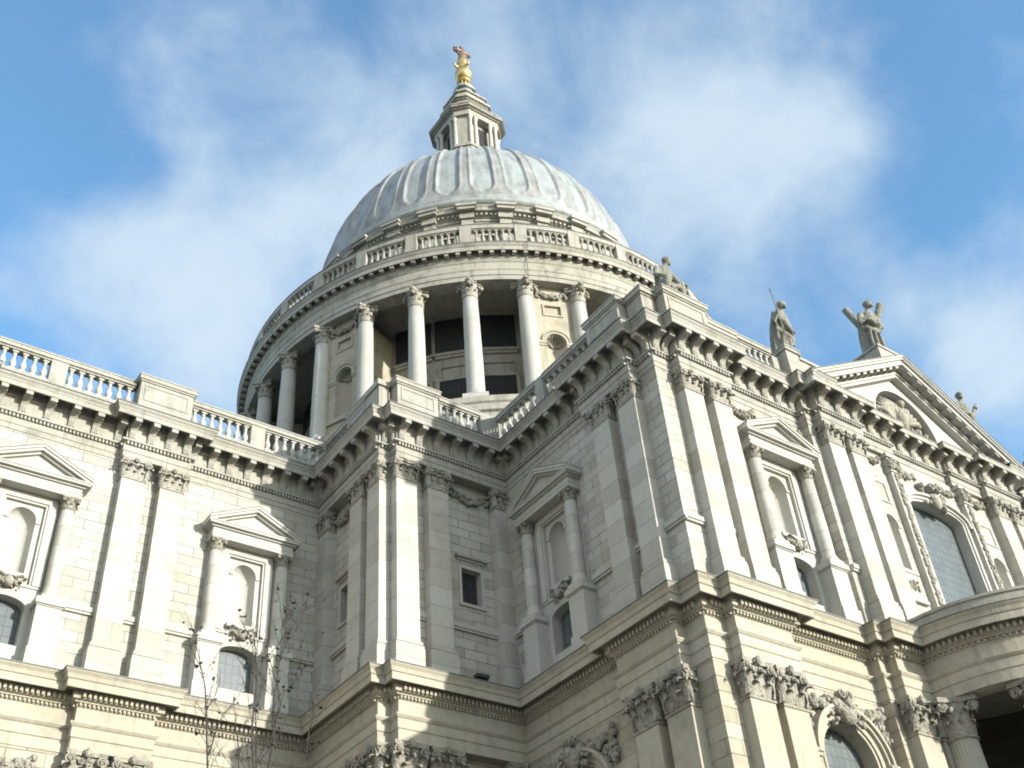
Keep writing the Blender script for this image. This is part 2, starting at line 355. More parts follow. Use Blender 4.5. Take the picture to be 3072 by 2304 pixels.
# plan of the frieze plane, west to east, then up the transept's east side
def plan(portico=False):
    p = [(-60, -16.9)]
    for c in (-46.4, -37.88, -29.35): p += [(c - 1.32, -16.9), (c - 1.32, -17.3), (c + 1.32, -17.3), (c + 1.32, -16.9)]
    p += [(-22.03, -16.9), (-22.03, -21.97), (-21.52, -21.97), (-21.52, -22.48), (-16.18, -22.48), (-16.18, -28.25), (-16.63, -28.25), (-16.63, -31.13), (-16.18, -31.13),
          (-16.18, -32.03), (-15.3, -32.03), (-15.3, -32.48), (-12.72, -32.48), (-12.72, -32.03), (-8.4, -32.03), (-8.4, -32.45), (-7.98, -32.45), (-7.98, -32.85)]
    if portico:
        p += [(XC - 5.2 * cos(t), -32.85 - 5.2 * sin(t)) for t in [pi * i / 40 for i in range(41)]]
    else: p += [(-5.5, -32.85), (-5.5, -32.58), (-3.3, -32.58), (-3.3, -32.34), (mx(-3.3), -32.34), (mx(-3.3), -32.58), (mx(-5.5), -32.58), (mx(-5.5), -32.85)]
    right = [(-7.98, -32.85), (-7.98, -32.45), (-8.4, -32.45), (-8.4, -32.03), (-12.72, -32.03), (-12.72, -32.48), (-15.3, -32.48), (-15.3, -32.03), (-16.18, -32.03)]
    p += [(mx(x), y) for x, y in right] + [(mx(-16.18), -17), ]
    return p
def along(mb, path, o0, o1, z0, z1, wd, sp, end=.06):
    for ix, (a, b) in enumerate(zip(path, path[1:])):
        q_ = .003 * (ix % 3)
        l = hypot(b[0] - a[0], b[1] - a[1]); dx, dy = (b[0] - a[0]) / l, (b[1] - a[1]) / l; nx, ny = dy, -dx
        if a[0] < -45 or (a[0] > 14): continue
        k = max(1, int((l + 2 * o1 * 0) / sp))
        for i in range(k):
            t = (i + .5) * l / k; P = lambda u, o: (a[0] + dx * (t + u) + nx * o, a[1] + dy * (t + u) + ny * o)
            mb.prism([P(-wd / 2, o0), P(wd / 2, o0), P(wd / 2, o1 - q_), P(-wd / 2, o1 - q_)], z0 + q_ + .002, z1 - q_ - .002)

# ---- upper entablature with its consoles
pu = plan(); e = MB()
PU = [(-.5, 28.05), (.03, 28.05), (.03, 28.27), (.06, 28.29), (.06, 28.50), (.06, 28.55), (.03, 28.56), (.03, 28.70), (.17, 28.72), (.17, 28.79), (.0, 28.80), (.0, 29.48), (.05, 29.50), (.07, 29.56), (.07, 29.86), (.57, 29.86), (.57, 29.57), (.63, 29.57), (.63, 29.76), (.65, 29.78)]
CY = [(.68, 29.86), (.75, 29.94), (.75, 30.0), (.74, 30.02)]
ia = pu.index((-5.5, -32.85)); ib = len(pu) - 1 - pu[::-1].index((mx(-5.5), -32.85))
e.sweep(pu, PU)
for q in (pu[:ia - 1] + [(-7.98, -32.85), (-7.2, -32.85)], [(mx(-7.2), -32.85)] + pu[ib + 1:]):
    e.sweep(q, [PU[-1]] + CY); e.mi = 1; e.sweep(q, [(.775, 30.02), (.775, 30.065), (-.8, 30.13)]); e.mi = 0
q = [(-7.2, -32.85)] + pu[ia:ib + 1] + [(mx(-7.2), -32.85)]
e.sweep(q, [(.65, 29.78), (.65, 29.82)]); e.mi = 1; e.sweep(q, [(.67, 29.82), (.67, 29.85), (-.6, 29.95)]); e.mi = 0
along(e, pu, .02, .15, 28.56, 28.70, .075, .14)
upper = obj('upper_entablature', e, [M_CORN, M_FLASH], C)
k = MB(); prof = [(0, 28.82), (.07, 28.84), (.10, 28.92), (.085, 29.02), (.09, 29.12), (.13, 29.23), (.2, 29.32), (.32, 29.38), (.38, 29.39), (.38, 29.42), (0, 29.42)]
a = [(-.14, -o, z) for o, z in prof]; b = [(.14, -o, z) for o, z in prof]
for i in range(len(prof) - 1): k.poly((a[i], b[i], b[i + 1], a[i + 1]))
k.poly(a); k.poly(b[::-1])
for x in (-.10, -.025, .05): k.box(x, x + .05, -.12, -.05, 28.9, 29.22)
k.box(-.13, .13, -.60, 0, 29.40, 29.86)
k.box(-.16, .16, -.36, 0, 29.415, 29.47)
cons = None; ncon = 0
for a, b in zip(pu, pu[1:]):
    l = hypot(b[0] - a[0], b[1] - a[1]); ang = atan2(b[1] - a[1], b[0] - a[0])
    if a[0] < -46 and b[0] < -37.5 or b[0] < -37 or a[0] > 5.9 or l < .5: continue
    n_ = max(1, int(round((l - .4) / .86)) + 1); s0 = .22 if n_ > 1 else l / 2; st = (l - .44) / (n_ - 1) if n_ > 1 else 0
    for i in range(n_):
        t = s0 + i * st; p = (a[0] + (b[0] - a[0]) * t / l, a[1] + (b[1] - a[1]) * t / l, 0)
        if p[0] < -37.2: continue
        if cons is None: cons = obj('console', k, M_CORN, upper, p, ang)
        else: dup(cons, p, ang)
        ncon += 1

# ---- lower entablature
pl = plan(True); e = MB()
e.sweep(pl, [(-.5, 16.42), (.03, 16.42), (.03, 16.80), (.07, 16.83), (.07, 17.16), (.11, 17.19), (.17, 17.27), (.17, 17.31), (0, 17.32), (0, 17.84), (.03, 17.87), (.03, 17.97), (.13, 17.98), (.13, 18.02), (.24, 18.06), (.24, 18.42), (.54, 18.42), (.54, 18.24), (.60, 18.24), (.60, 18.5), (.64, 18.52), (.68, 18.66), (.76, 18.76), (.76, 18.80)])
e.mi = 1; e.sweep(pl, [(.785, 18.80), (.785, 18.845), (-.7, 19.03)]); e.mi = 0
along(e, pl, .13, .36, 18.07, 18.24, .09, .17); along(e, pl, .02, .12, 17.87, 17.97, .07, .14)
obj('lower_entablature', e, [M_LOW, M_FLASH], C)

# ---- walls (local x along, outward = -y), holes for the window elements
AED_S = [-25.1, -33.62, -42.15]
def aed_hole(c): return (c - 1.1, c + 1.1, 19.0, 25.5)
def low_hole(c): return (c - 1.75, c + 1.75, 7.5, 15.75)
m = MB(); m.wall(-60, -22.0, 18.85, 28.06, -16.9, [aed_hole(c) for c in AED_S]); obj('nave_wall', m, M_ASH, C)
m = MB(); m.wall(-60, -22.0, 0, 16.43, -16.9, [low_hole(c) for c in AED_S]); obj('lower_nave_wall', m, M_LASH, C)
TA = -10.75                                  # transept south window bay
def rot_wall(X): return lambda mb: None
# stair tower: south face, west face (as a local wall turned)
m = MB(); m.wall(-21.6, -16.1, 18.85, 28.06, -22.0, [(-18.36, -17.44, 22.6, 24.08)]); obj('stair_tower_wall', m, M_ASH, C)
m = MB(); m.wall(16.8, 22.0, 18.85, 28.06, -21.58, [(18.3, 19.2, 22.6, 24.08)]); obj('stair_tower_wall', m, M_ASH, C, (0, 0, 0), W90)
m = MB(); m.wall(-21.6, -16.1, 0, 16.43, -22.0); obj('lower_stair_tower_wall', m, M_LASH, C)
m = MB(); m.wall(16.8, 22.0, 0, 16.43, -21.58); obj('lower_stair_tower_wall', m, M_LASH, C, (0, 0, 0), W90)
# transept west face (u = -Y)
TW = 25.35
m = MB(); m.wall(21.9, 32.03, 18.85, 28.06, -16.18, [aed_hole(TW)]); obj('transept_wall', m, M_ASH, C, (0, 0, 0), W90)
m = MB(); m.wall(21.9, 32.03, 0, 16.43, -16.18, [low_hole(TW)]); obj('lower_transept_wall', m, M_LASH, C, (0, 0, 0), W90)
# transept south face
m = MB()
for s_ in (0, 1):
    x0, x1 = (-16.18, -8.4) if not s_ else (mx(-8.4), mx(-16.18)); m.wall(x0, x1, 18.85, 28.06, -32.03, [aed_hole(TA if not s_ else mx(TA))])
m.wall(-8.4, mx(-8.4), 18.85, 28.06, -32.45, [(XC - 2.1, XC + 2.1, 19.2, 26.9), (XC - 4.05, XC - 3.05, 22.0, 25.1), (XC + 3.05, XC + 4.05, 22.0, 25.1)])
for x in (-8.4, mx(-8.4)): m.poly(((x, -32.03, 18.85), (x, -32.45, 18.85), (x, -32.45, 28.06), (x, -32.03, 28.06)))
m.poly(((mx(-16.18), -32.03, 0), (mx(-16.18), -10, 0), (mx(-16.18), -10, 28.06), (mx(-16.18), -32.03, 28.06)))
obj('transept_front_wall', m, M_ASH, C)
m = MB()
for s_ in (0, 1):
    x0, x1 = (-16.18, -8.4) if not s_ else (mx(-8.4), mx(-16.18)); m.wall(x0, x1, 0, 16.43, -32.03, [low_hole(TA if not s_ else mx(TA))])
m.wall(-8.4, mx(-8.4), 0, 16.43, -32.45, [(XC - 4.1, XC + 4.1, 3.6, 16.43)])
m.wall(-7.9, XC - 4.1, 16.43, 18.85, -32.44); m.wall(XC + 4.1, mx(-7.9), 16.43, 18.85, -32.44)
for x in (-8.4, mx(-8.4)): m.poly(((x, -32.03, 0), (x, -32.45, 0), (x, -32.45, 16.43), (x, -32.03, 16.43)))
obj('lower_transept_front_wall', m, M_LASH, C)
m = MB(); m.grid([[(XC - 4.1 * cos(pi * i / 24), -32.45 + 4.1 * sin(pi * i / 24), z) for i in range(25)] for z in (3.6, 18.7)]); m.poly([(XC - 4.1 * cos(pi * i / 24), -32.45 + 4.1 * sin(pi * i / 24), 3.6) for i in range(25)]); obj('portico_apse', m, M_PSHADE, C)
m = MB(); m.box(XC - 1.6, XC + 1.6, -28.6, -28.45, 3.6, 10); obj('portico_door', m, M_BARK, C)

# string course behind the pilasters
def sc_s(x0, x1, y): m = MB(); m.box(x0, x1, y - .10, y, 21.33, 21.42); m.box(x0, x1, y - .15, y, 21.42, 21.60); obj('string_course', m, M_STONE, C)
def sc_w(y0, y1, x): m = MB(); m.box(x - .10, x, y0, y1, 21.33, 21.42); m.box(x - .15, x, y0, y1, 21.42, 21.60); obj('string_course', m, M_STONE, C)
cuts = [-60]
for c in sorted(AED_S): cuts += [c - 1.9, c + 1.9]
cuts += [-21.6]
for i in range(2, len(cuts), 2): sc_s(cuts[i], cuts[i + 1], -16.9)
sc_s(-21.5, -16.2, -22.0); sc_w(-21.9, -16.9, -21.58); sc_w(-TW + 1.9, -22.0, -16.18); sc_w(-32.18, -TW - 1.9, -16.18)
sc_s(-16.18, TA - 1.9, -32.03); sc_s(TA + 1.9, -8.4, -32.03); sc_s(-8.39, -7.0, -32.45)

# ---- roofs (unseen lead slabs behind the parapets, added to stop light leaks) and drum podium
m = MB(); m.box(-60, -22.0, -16.5, 16, 29.9, 30.0); m.box(-21.9, -16, -22.2, 15, 29.9, 30.0); m.box(-16.0, mx(-16.0), -31.9, 15, 29.88, 29.98)
obj('roof', m, M_ROOF, C)

# ---- capitals
def leaf(mb, base, o, sd, wd, h, curl):
    tt = [(0, 0, 1), (.10, .3, 1.0), (.16, .62, .95), (.34, .9, .8), (.62, 1.0, .6), (.85, .93, .35), (.88, .8, .12)]
    g = []
    for j, (u, z, ww) in enumerate(tt):
        row = []
        for q in (-1, -.5, 0, .5, 1):
            off = curl * u + (.05 * h if q == 0 else (0 if abs(q) < .9 else -.06 * h)) * (1 if j < 6 else 0) + (.04 * h if (j % 2 and abs(q) > .9) else 0)
            row.append((base[0] + o[0] * off + sd[0] * wd / 2 * ww * q, base[1] + o[1] * off + sd[1] * wd / 2 * ww * q, base[2] + h * z - (.07 * h if abs(q) > .9 else 0)))
        g.append(row)
    mb.sm = True; mb.grid(g); mb.sm = False
def volute(mb, c, r, ax, dep):
    """scroll facing ax (unit horizontal)"""
    sdv = (-ax[1], ax[0]); pts = []
    for i in range(22):
        t = i / 21 * 3.6 * pi; rr = r * (1 - .78 * i / 21); pts.append((c[0] + sdv[0] * rr * cos(t) + ax[0] * dep * .5 * i / 21, c[1] + sdv[1] * rr * cos(t) + ax[1] * dep * .5 * i / 21, c[2] + rr * sin(t)))
    mb.sm = True; mb.tube(pts, [r * .2] * 12 + [r * .18] * 10, 5); mb.sm = False
    ring = [(c[0] + sdv[0] * r * .9 * cos(2 * pi * k / 14), c[1] + sdv[1] * r * .9 * cos(2 * pi * k / 14), c[2] + r * .9 * sin(2 * pi * k / 14)) for k in range(14)]
    bk = [(p[0] - ax[0] * dep, p[1] - ax[1] * dep, p[2]) for p in ring]
    for k in range(14): mb.poly((ring[k], ring[(k + 1) % 14], bk[(k + 1) % 14], bk[k]))
    mb.poly(ring); mb.ball((c[0] + ax[0] * dep * .5, c[1] + ax[1] * dep * .5, c[2]), r * .25, 6, 4)
def pil_capital(wd, h, dp, lower=False):
    """pilaster capital, front at y=-dp, back at y=0, z 0..h"""
    m = MB(); b = .02
    m.box(-wd / 2 - .04, wd / 2 + .04, -dp - .04, 0, 0, .06 * h)
    m.box(-wd / 2 + b, wd / 2 - b, -dp + b, 0, .06 * h, .88 * h)
    F = (0, -1); sx = (1, 0); n1 = 2 if lower else 3
    for i in range(n1): leaf(m, (wd * ((i - .5) * .5 if lower else (i - 1) * .33), -dp + .01, .06 * h), F, sx, wd * (.4 if lower else .32), h * .36, h * (.24 if lower else .17))
    for i in range(3 if lower else 2):
        x = wd * ((i - 1) * .44 if lower else (i - .5) * .38); leaf(m, (x, -dp + .01, .12 * h), F, sx, wd * .3, h * .56, h * .3)
    for sg in (-1, 1):
        for z, hh, cu in ((.06, .36, .15), (.12, .55, .22)): leaf(m, (sg * (wd / 2 - .01), -dp * .5, z * h), (sg, 0), (0, 1), dp * .8, h * hh, h * cu)
        leaf(m, (sg * wd / 2, -dp, .1 * h), (sg * .7, -.7), (.7, sg * .7), wd * .26, h * .56, h * .3)
    vr = h * (.15 if lower else .17)
    for sg in (-1, 1):
        volute(m, (sg * (wd / 2 - vr * .15), -dp - vr * .55, h * .74), vr, (0, -1), vr * .9)
        volute(m, (sg * (wd / 2 + vr * .5), -dp + vr * .6, h * .74), vr, (sg, 0), vr * .6)
    if lower:
        for x in (-.13, .13): volute(m, (x * wd, -dp - .05, h * .74), vr * .6, (0, -1), vr * .6)
    else:
        for i in range(5): m.ball(((i - 2) * wd * .13, -dp - .05, h * .68), (wd * .06, .06, h * .06), 6, 4)
    a = wd / 2 + vr * .6; y = -dp - vr * .75
    m.prism([(-a, y), (-a * .55, y + .07), (0, y + .11), (a * .55, y + .07), (a, y), (a, 0), (-a, 0)], .88 * h, h - .005)
    for i in range(6): t = i * pi / 3; m.ball((.07 * cos(t) * h, y + .05, .93 * h + .07 * sin(t) * h), h * .05, 6, 4)
    m.ball((0, y + .0, .93 * h), h * .05, 6, 4)
    if lower:
        m.ball((0, y - .02, .95 * h), (h * .08, h * .07, h * .13), 7, 5)
    return m
def col_capital(r, h):
    m = MB(); m.sm = True; m.lathe([(r * 1.08, 0), (r * 1.12, .03 * h), (r * 1.0, .06 * h), (r * .95, .1 * h), (r * 1.0, .6 * h), (r * 1.2, .86 * h)], 16); m.sm = False
    for row, (z, hh, cu) in enumerate(((.06, .38, .42), (.1, .64, .62))):
        for i in range(8):
            t = 2 * pi * (i + .5 * row) / 8; o = (cos(t), sin(t)); leaf(m, (o[0] * r * .96, o[1] * r * .96, z * h), o, (-o[1], o[0]), r * .74, h * hh, r * cu)
    for i in range(4):
        t = pi / 4 + i * pi / 2; o = (cos(t), sin(t)); sdv = (-o[1], o[0])
        for sg in (-1, 1):
            q = (cos(t + sg * .75), sin(t + sg * .75)); volute(m, (o[0] * r * 1.55 + sdv[0] * sg * r * .12, o[1] * r * 1.55 + sdv[1] * sg * r * .12, h * .74), h * .14, (sdv[0] * sg * .8 + o[0] * .6, sdv[1] * sg * .8 + o[1] * .6), h * .1)
    pts = []
    for i in range(4):
        t = pi / 4 + i * pi / 2; pts += [(1.95 * r * cos(t - .09), 1.95 * r * sin(t - .09)), (1.95 * r * cos(t + .09), 1.95 * r * sin(t + .09)), (1.22 * r * cos(t + .5), 1.22 * r * sin(t + .5)), (1.15 * r * cos(t + pi / 4), 1.15 * r * sin(t + pi / 4)), (1.22 * r * cos(t + pi / 4 + .28), 1.22 * r * sin(t + pi / 4 + .28))]
    m.prism(pts, .87 * h, h - .004)
    for i in range(4): t = i * pi / 2; m.ball((r * 1.2 * cos(t), r * 1.2 * sin(t), .92 * h), h * .08, 6, 4)
    return m
# ---- pilasters: one of each storey, then copies
def make_pilaster(name, wd, z0, z1, zc, zb, mat, cmat, lower):
    m = MB(); d = .44; t = wd / 2 * .97
    m.prism([(-wd / 2, -d), (wd / 2, -d), (wd / 2, 0), (-wd / 2, 0)], zb, zc, [(-t, -d + .015), (t, -d + .015), (t, 0), (-t, 0)])
    o = obj(name, m, mat, C)
    obj('capital', pil_capital(wd * .97, z1 - zc, d - .015, lower), cmat, o, (0, 0, zc))
    m = MB(); q = .12
    m.box(-wd / 2 - q, wd / 2 + q, -d - q, 0, z0, zb - .36)
    for o_, a, b in ((.10, .36, .24), (.04, .24, .20), (.07, .20, .09), (.03, .09, .04), (.015, .04, 0)): m.box(-wd / 2 - o_, wd / 2 + o_, -d - o_, 0, zb - a, zb - b)
    obj('pilaster_base', m, mat, o)
    return o
up0 = make_pilaster('upper_pilaster', .96, 18.9, 28.05, 27.08, 20.25, M_PIL, M_CARVEP, False)
lo0 = make_pilaster('lower_pilaster', 1.12, 1.2, 16.42, 15.12, 2.4, M_LOW, M_CARVE, True)
spots = [(c + s * .76, -16.88, 0) for c in (-29.35, -37.88) for s in (-1, 1)]
spots += [(-21.04, -22.0, 0), (-19.58, -22.0, 0), (-21.58, -21.49, W90), (-21.58, -20.06, W90)]
spots += [(-16.18, -29.16, W90), (-16.18, -30.66, W90), (-14.82, -32.03, 0), (-13.36, -32.03, 0)]
spots += [(-7.5, -32.45, 0), (-6.16, -32.45, 0), (mx(-6.16), -32.45, 0), (mx(-7.5), -32.45, 0), (mx(-13.36), -32.03, 0), (mx(-14.82), -32.03, 0)]
spots += [(-16.36, -22.02, 0), (-21.58, -17.2, W90)]
for i, (x, y, r) in enumerate(spots):
    if i == 0: up0.location = (x, y, 0); lo0.location = (x, y, 0)
    else: dup(up0, (x, y, 0), r); dup(lo0, (x, y, 0), r)

# ---- carved things: swags, cartouches
def swag(mb, x0, x1, z, sag, y, r=.12, n=26, drop=.0):
    rs = random.Random(int(abs(x0 * 100)) + n)
    for i in range(n):
        t = i / (n - 1); x = x0 + (x1 - x0) * t; zz = z - sag * 4 * t * (1 - t); th = r * (.55 + .9 * 4 * t * (1 - t) * .6)
        for k in range(3): q = th * rs.uniform(.45, .75); mb.ball((x + rs.uniform(-.5, .5) * th, y - rs.uniform(.0, .9) * th, zz + rs.uniform(-.8, .8) * th), (q, q, q * rs.uniform(.7, 1.2)), 6, 4)
    for x in (x0, x1):
        for k in range(int(drop / .07)): q = r * rs.uniform(.4, .75); mb.ball((x + rs.uniform(-.6, .6) * r, y - rs.uniform(0, .7) * r, z - k * .07), q, 6, 4)
def cartouche(w_, h_):
    m = MB(); rs = random.Random(3)
    m.sm = True
    m.ball((0, -.08, 0), (w_ * .2, .16, h_ * .42), 10, 7)
    for s in (-1, 1):
        for k in range(4): leaf(m, (s * w_ * (.12 + .09 * k), -.03, -h_ * .35 + .07 * k), (s * .5, -.86), (.86 * s, .5), w_ * .28, h_ * (.75 - .08 * k), .2)
        for k in range(7): m.ball((s * w_ * rs.uniform(.1, .48), -rs.uniform(.03, .14), h_ * rs.uniform(-.45, .4)), rs.uniform(.04, .08), 6, 4)
    m.sm = False
    return m
# ---- aedicule: niche and small window framed by columns and a pediment
def make_aedicule():
    m = MB()
    for a, b in ((-1.1, -.78), (.78, 1.1)): m.box(a, b, -.09, .1, 21.95, 25.5)
    m.box(-.78, .78, -.09, .1, 25.24, 25.5)
    for a, b in ((-.78, -.70), (.70, .78)): m.box(a, b, -.03, .1, 21.95, 25.24)
    m.box(-.70, .70, -.03, .1, 25.16, 25.24)
    p = m.arch(-.70, .70, 21.95, 25.16, .48, 22.3, 24.5, .48, .1); m.niche(.48, 22.3, 24.5, .1)
    m.ring(.48, 24.5, .48, .09, .06, .1); m.box(-.62, -.47, .04, .1, 24.44, 24.52); m.box(.47, .62, .04, .1, 24.44, 24.52)
    m.box(-.6, .6, -.12, .1, 22.15, 22.3); m.box(-1.1, 1.1, -.05, .1, 21.85, 21.95)
    p = m.arch(-1.1, 1.1, 19.0, 21.85, .74, 19.7, 21.12, .32, 0); m.reveal(p, 0, .42)
    o = obj('aedicule', m, M_STONE, C)
    w_ = MB(); w_.pane(p, .42); win = obj('window', w_, M_GLASS, o)
    c = cartouche(.9, .5); obj('cartouche', c, M_CARVEP, o, (0, -.1, 21.88))
    for s in (-1, 1):
        c = MB(); c.box(-.42, .42, -.56, 0, 18.9, 21.05); c.box(-.46, .46, -.60, 0, 21.05, 21.1); c.box(-.5, .5, -.66, 0, 21.1, 21.3); c.box(-.47, .47, -.62, 0, 21.3, 21.36); c.box(-.47, .47, -.62, 0, 18.9, 19.5)
        obj('pedestal', c, M_STONE, o, (s * 1.40, 0, 0))
        c = MB(); c.box(-.34, .34, -.34, .34, 21.36, 21.45); c.sm = True
        c.lathe([(.34, 21.45), (.36, 21.5), (.33, 21.55), (.29, 21.57), (.31, 21.62), (.27, 21.66), (.265, 21.7), (.265, 23), (.235, 25.02)], 20); c.sm = False
        q = obj('column', c, M_PIL, o, (s * 1.40, -.28, 0)); 
        cc = MB(); cc.sm = True; cc.lathe([(.24, 25.0), (.27, 25.03), (.235, 25.06), (.24, 25.3), (.33, 25.44)], 14); cc.sm = False
        for row, (z, hh, cu) in enumerate(((25.06, .18, .12), (25.1, .3, .16))):
            for i in range(8):
                t = 2 * pi * (i + .5 * row) / 8; d = (cos(t), sin(t)); leaf(cc, (d[0] * .24, d[1] * .24, z), d, (-d[1], d[0]), .17, hh, cu)
        for i in range(4): t = pi / 4 + i * pi / 2; cc.ball((.36 * cos(t), .36 * sin(t), 25.37), .075, 7, 5)
        cc.box(-.33, .33, -.33, .33, 25.43, 25.52)
        q2 = obj('column_capital', cc, M_CARVE, o, (s * 1.40, -.28, 0))
        b_ = MB(); b_.box(-.24, .24, -.1, 0, 21.36, 25.5); obj('half_pilaster', b_, M_STONE, o, (s * 1.40, 0, 0))
    # pediment: entablature, horizontal and raking cornices, tympanum
    m = MB(); hw = 1.72
    m.box(-hw, hw, -.56, 0, 25.52, 25.68); m.box(-hw - .02, hw + .02, -.58, 0, 25.68, 25.74); m.box(-hw + .02, hw - .02, -.54, 0, 25.74, 25.95)
    m.box(-hw - .07, hw + .07, -.63, 0, 25.95, 26.02); m.box(-hw - .2, hw + .2, -.76, 0, 26.02, 26.12); m.box(-hw - .23, hw + .23, -.79, 0, 26.12, 26.17)
    ex = hw + .25; za, ze = 27.22, 26.17
    sl_ = (za - .12 - ze) / ex
    for a, b, y in ((.00, .10, -.83), (.10, .22, -.78), (.22, .31, -.64)):
        for s in (-1, 1):
            x1 = ex if a < .2 else ex - .25
            m.prism_y([(0, za - a), (0, za - b), (s * x1, za - b - sl_ * x1), (s * x1, za - a - sl_ * x1)][::s], y, 0)
    m.prism_y([(-ex + .2, 26.16), (ex - .2, 26.16), (0, za - .25)], -.5, 0)
    obj('pediment', m, M_STONE, o)
    m = MB()
    for s in (-1, 1): m.prism_y([(0, za + .035), (0, za + .003), (s * ex, za + .003 - sl_ * ex), (s * ex, za + .035 - sl_ * ex)][::s], -.84, 0)
    obj('flashing', m, M_FLASH, o)
    return o
ae0 = make_aedicule(); ae0.location = (AED_S[0], -16.9, 0)
for x in AED_S[1:]: dup(ae0, (x, -16.9, 0))
dup(ae0, (-16.18, -TW, 0), W90); dup(ae0, (TA, -32.03, 0)); dup(ae0, (mx(TA), -32.03, 0))

# ---- lower arched windows
def make_low():
    m = MB(); p = m.arch(-1.75, 1.75, 7.5, 15.75, 1.25, 9.0, 14.05, 1.25, 0); m.reveal(p, 0, .5)
    m.ring(1.25, 14.05, 1.25, .10, -.04, 0, legs=5); m.ring(1.37, 14.05, 1.37, .22, -.10, 0); m.ring(1.59, 14.05, 1.59, .12, -.22, 0); m.ring(1.71, 14.05, 1.71, .10, -.32, 0)
    for s in (-1, 1):
        x = sorted((s * 1.58, s * 2.0)); m.box(x[0], x[1], -.30, 0, 14.02, 14.12); m.box(x[0] + .04, x[1] - .04, -.24, 0, 13.9, 14.02); m.box(x[0] + .06, x[1] - .08, -.12, 0, 9, 13.9)
    o = obj('arched_window', m, M_LOW, C)
    w_ = MB(); w_.pane(p, .5); obj('window', w_, M_GLASS, o)
    c = MB(); c.sm = True; c.ball((0, -.3, 15.55), (.36, .26, .42), 12, 8); c.ball((0, -.45, 15.75), (.2, .2, .22), 10, 7)
    rs = random.Random(5)
    for s in (-1, 1):
        c.ball((s * .34, -.24, 15.75), (.2, .2, .3), 9, 6); c.ball((s * .6, -.15, 15.7), (.3, .12, .16), 9, 6)
        for k in range(14): c.ball((s * rs.uniform(.1, .8), -rs.uniform(.1, .36), 15.5 + rs.uniform(-.3, .45)), rs.uniform(.06, .13), 6, 4)
    c.sm = False; volute(c, (-.18, -.42, 16.1), .18, (0, -1), .2); volute(c, (.18, -.42, 16.1), .18, (0, -1), .2)
    obj('keystone', c, M_CARVE, o)
    for s in (-1, 1):
        c = MB(); swag(c, min(s * .6, s * 1.95), max(s * .6, s * 1.95), 16.05, .35, -.08, .17, 24, .5); rs = random.Random(11 + s)
        for k in range(40): c.ball((s * rs.uniform(1.45, 2.05), -rs.uniform(0, .2), rs.uniform(14.9, 15.9)), rs.uniform(.06, .13), 6, 4)
        obj('swag', c, M_CARVE, o)
    return o
lw0 = make_low(); lw0.location = (AED_S[0], -16.9, 0)
for x in AED_S[1:]: dup(lw0, (x, -16.9, 0))
dup(lw0, (-16.18, -TW, 0), W90); dup(lw0, (TA, -32.03, 0)); dup(lw0, (mx(TA), -32.03, 0))

# ---- festoons under the architraves
def fest(x0, x1, z, sag, loc, rot=0., r=.15, drop=.5, name='festoon'):
    m = MB(); swag(m, x0, x1, z, sag, -.03, r, int(14 * (x1 - x0)) + 6, drop); return obj(name, m, M_CARVE, C, loc, rot)
fest(-.95, .75, 27.75, .5, (-17.75, -22.0, 0)); fest(-.95, .95, 27.75, .5, (-21.58, -18.5, 0), W90)
fest(-2.0, -.5, 27.8, .45, (TA, -32.03, 0)); fest(.5, 2.15, 27.8, .45, (TA, -32.03, 0))
fest(-.95, .8, 16.1, .5, (-17.75, -22.0, 0), 0, .18); fest(-.95, .95, 16.1, .5, (-21.58, -18.5, 0), W90, .18)
for s in (-1, 1):
    fest(s * 3.55 - .42, s * 3.55 + .42, 27.75, .3, (XC, -32.45, 0), 0, .13, .35)
    fest(min(s * .8, s * 2.1), max(s * .8, s * 2.1), 27.7, .25, (XC, -32.4, 0), 0, .14, .4)

# ---- small square-headed windows of the stair tower
def make_sq():
    m = MB(); m.reveal([(-.46, 22.6), (.46, 22.6), (.46, 24.08), (-.46, 24.08)], 0, .3)
    m.box(-.6, -.46, -.05, 0, 22.5, 24.2); m.box(.46, .6, -.05, 0, 22.5, 24.2); m.box(-.46, .46, -.05, 0, 24.08, 24.2); m.box(-.64, .64, -.09, 0, 22.42, 22.5)
    m.box(-.64, .64, -.08, 0, 24.42, 24.5); m.mi = 1; m.box(-.74, .74, -.2, 0, 24.5, 24.6); m.mi = 0
    o = obj('square_window', m, [M_STONE, M_CORN], C)
    w_ = MB(); w_.poly(((-.46, .3, 22.6), (.46, .3, 22.6), (.46, .3, 24.08), (-.46, .3, 24.08))); obj('window', w_, M_GLASSD, o)
    return o
sq = make_sq(); sq.location = (-17.9, -22.0, 0); dup(sq, (-21.58, -18.75, 0), W90)

# ---- transept centre: great window, carved strips, niches, panels
m = MB(); y = -32.45
p = m.arch(XC - 2.1, XC + 2.1, 19.2, 26.9, 1.72, 19.6, 25.95, .42, y + .0, XC); m.reveal(p, y, y + .42)
m.ring(1.72, 25.95, .42, .12, y - .06, y, XC, legs=6.1); m.ring(1.84, 25.95, .54, .14, y - .13, y, XC, legs=6.1); m.ring(1.98, 25.95, .68, .12, y - .24, y, XC, n=20)
for s in (-1, 1): xx = sorted((XC + s * 1.98, XC + s * 2.14)); m.box(xx[0], xx[1], y - .24, y, 25.8, 25.95)
gw = obj('great_window', m, M_STONE, C)
w_ = MB(); w_.pane([(a - XC, b) for a, b in p], 0); obj('window', w_, M_GLASS, gw, (XC, y + .42, 0))
c = MB(); c.sm = True; c.ball((0, -.2, 26.5), (.3, .24, .4), 10, 7); c.sm = False
rs = random.Random(9)
for k in range(60): s = rs.choice((-1, 1)); c.ball((s * rs.uniform(0, .75), -rs.uniform(.03, .3), 26.7 + rs.uniform(-.45, .5)), rs.uniform(.06, .14), 6, 4)
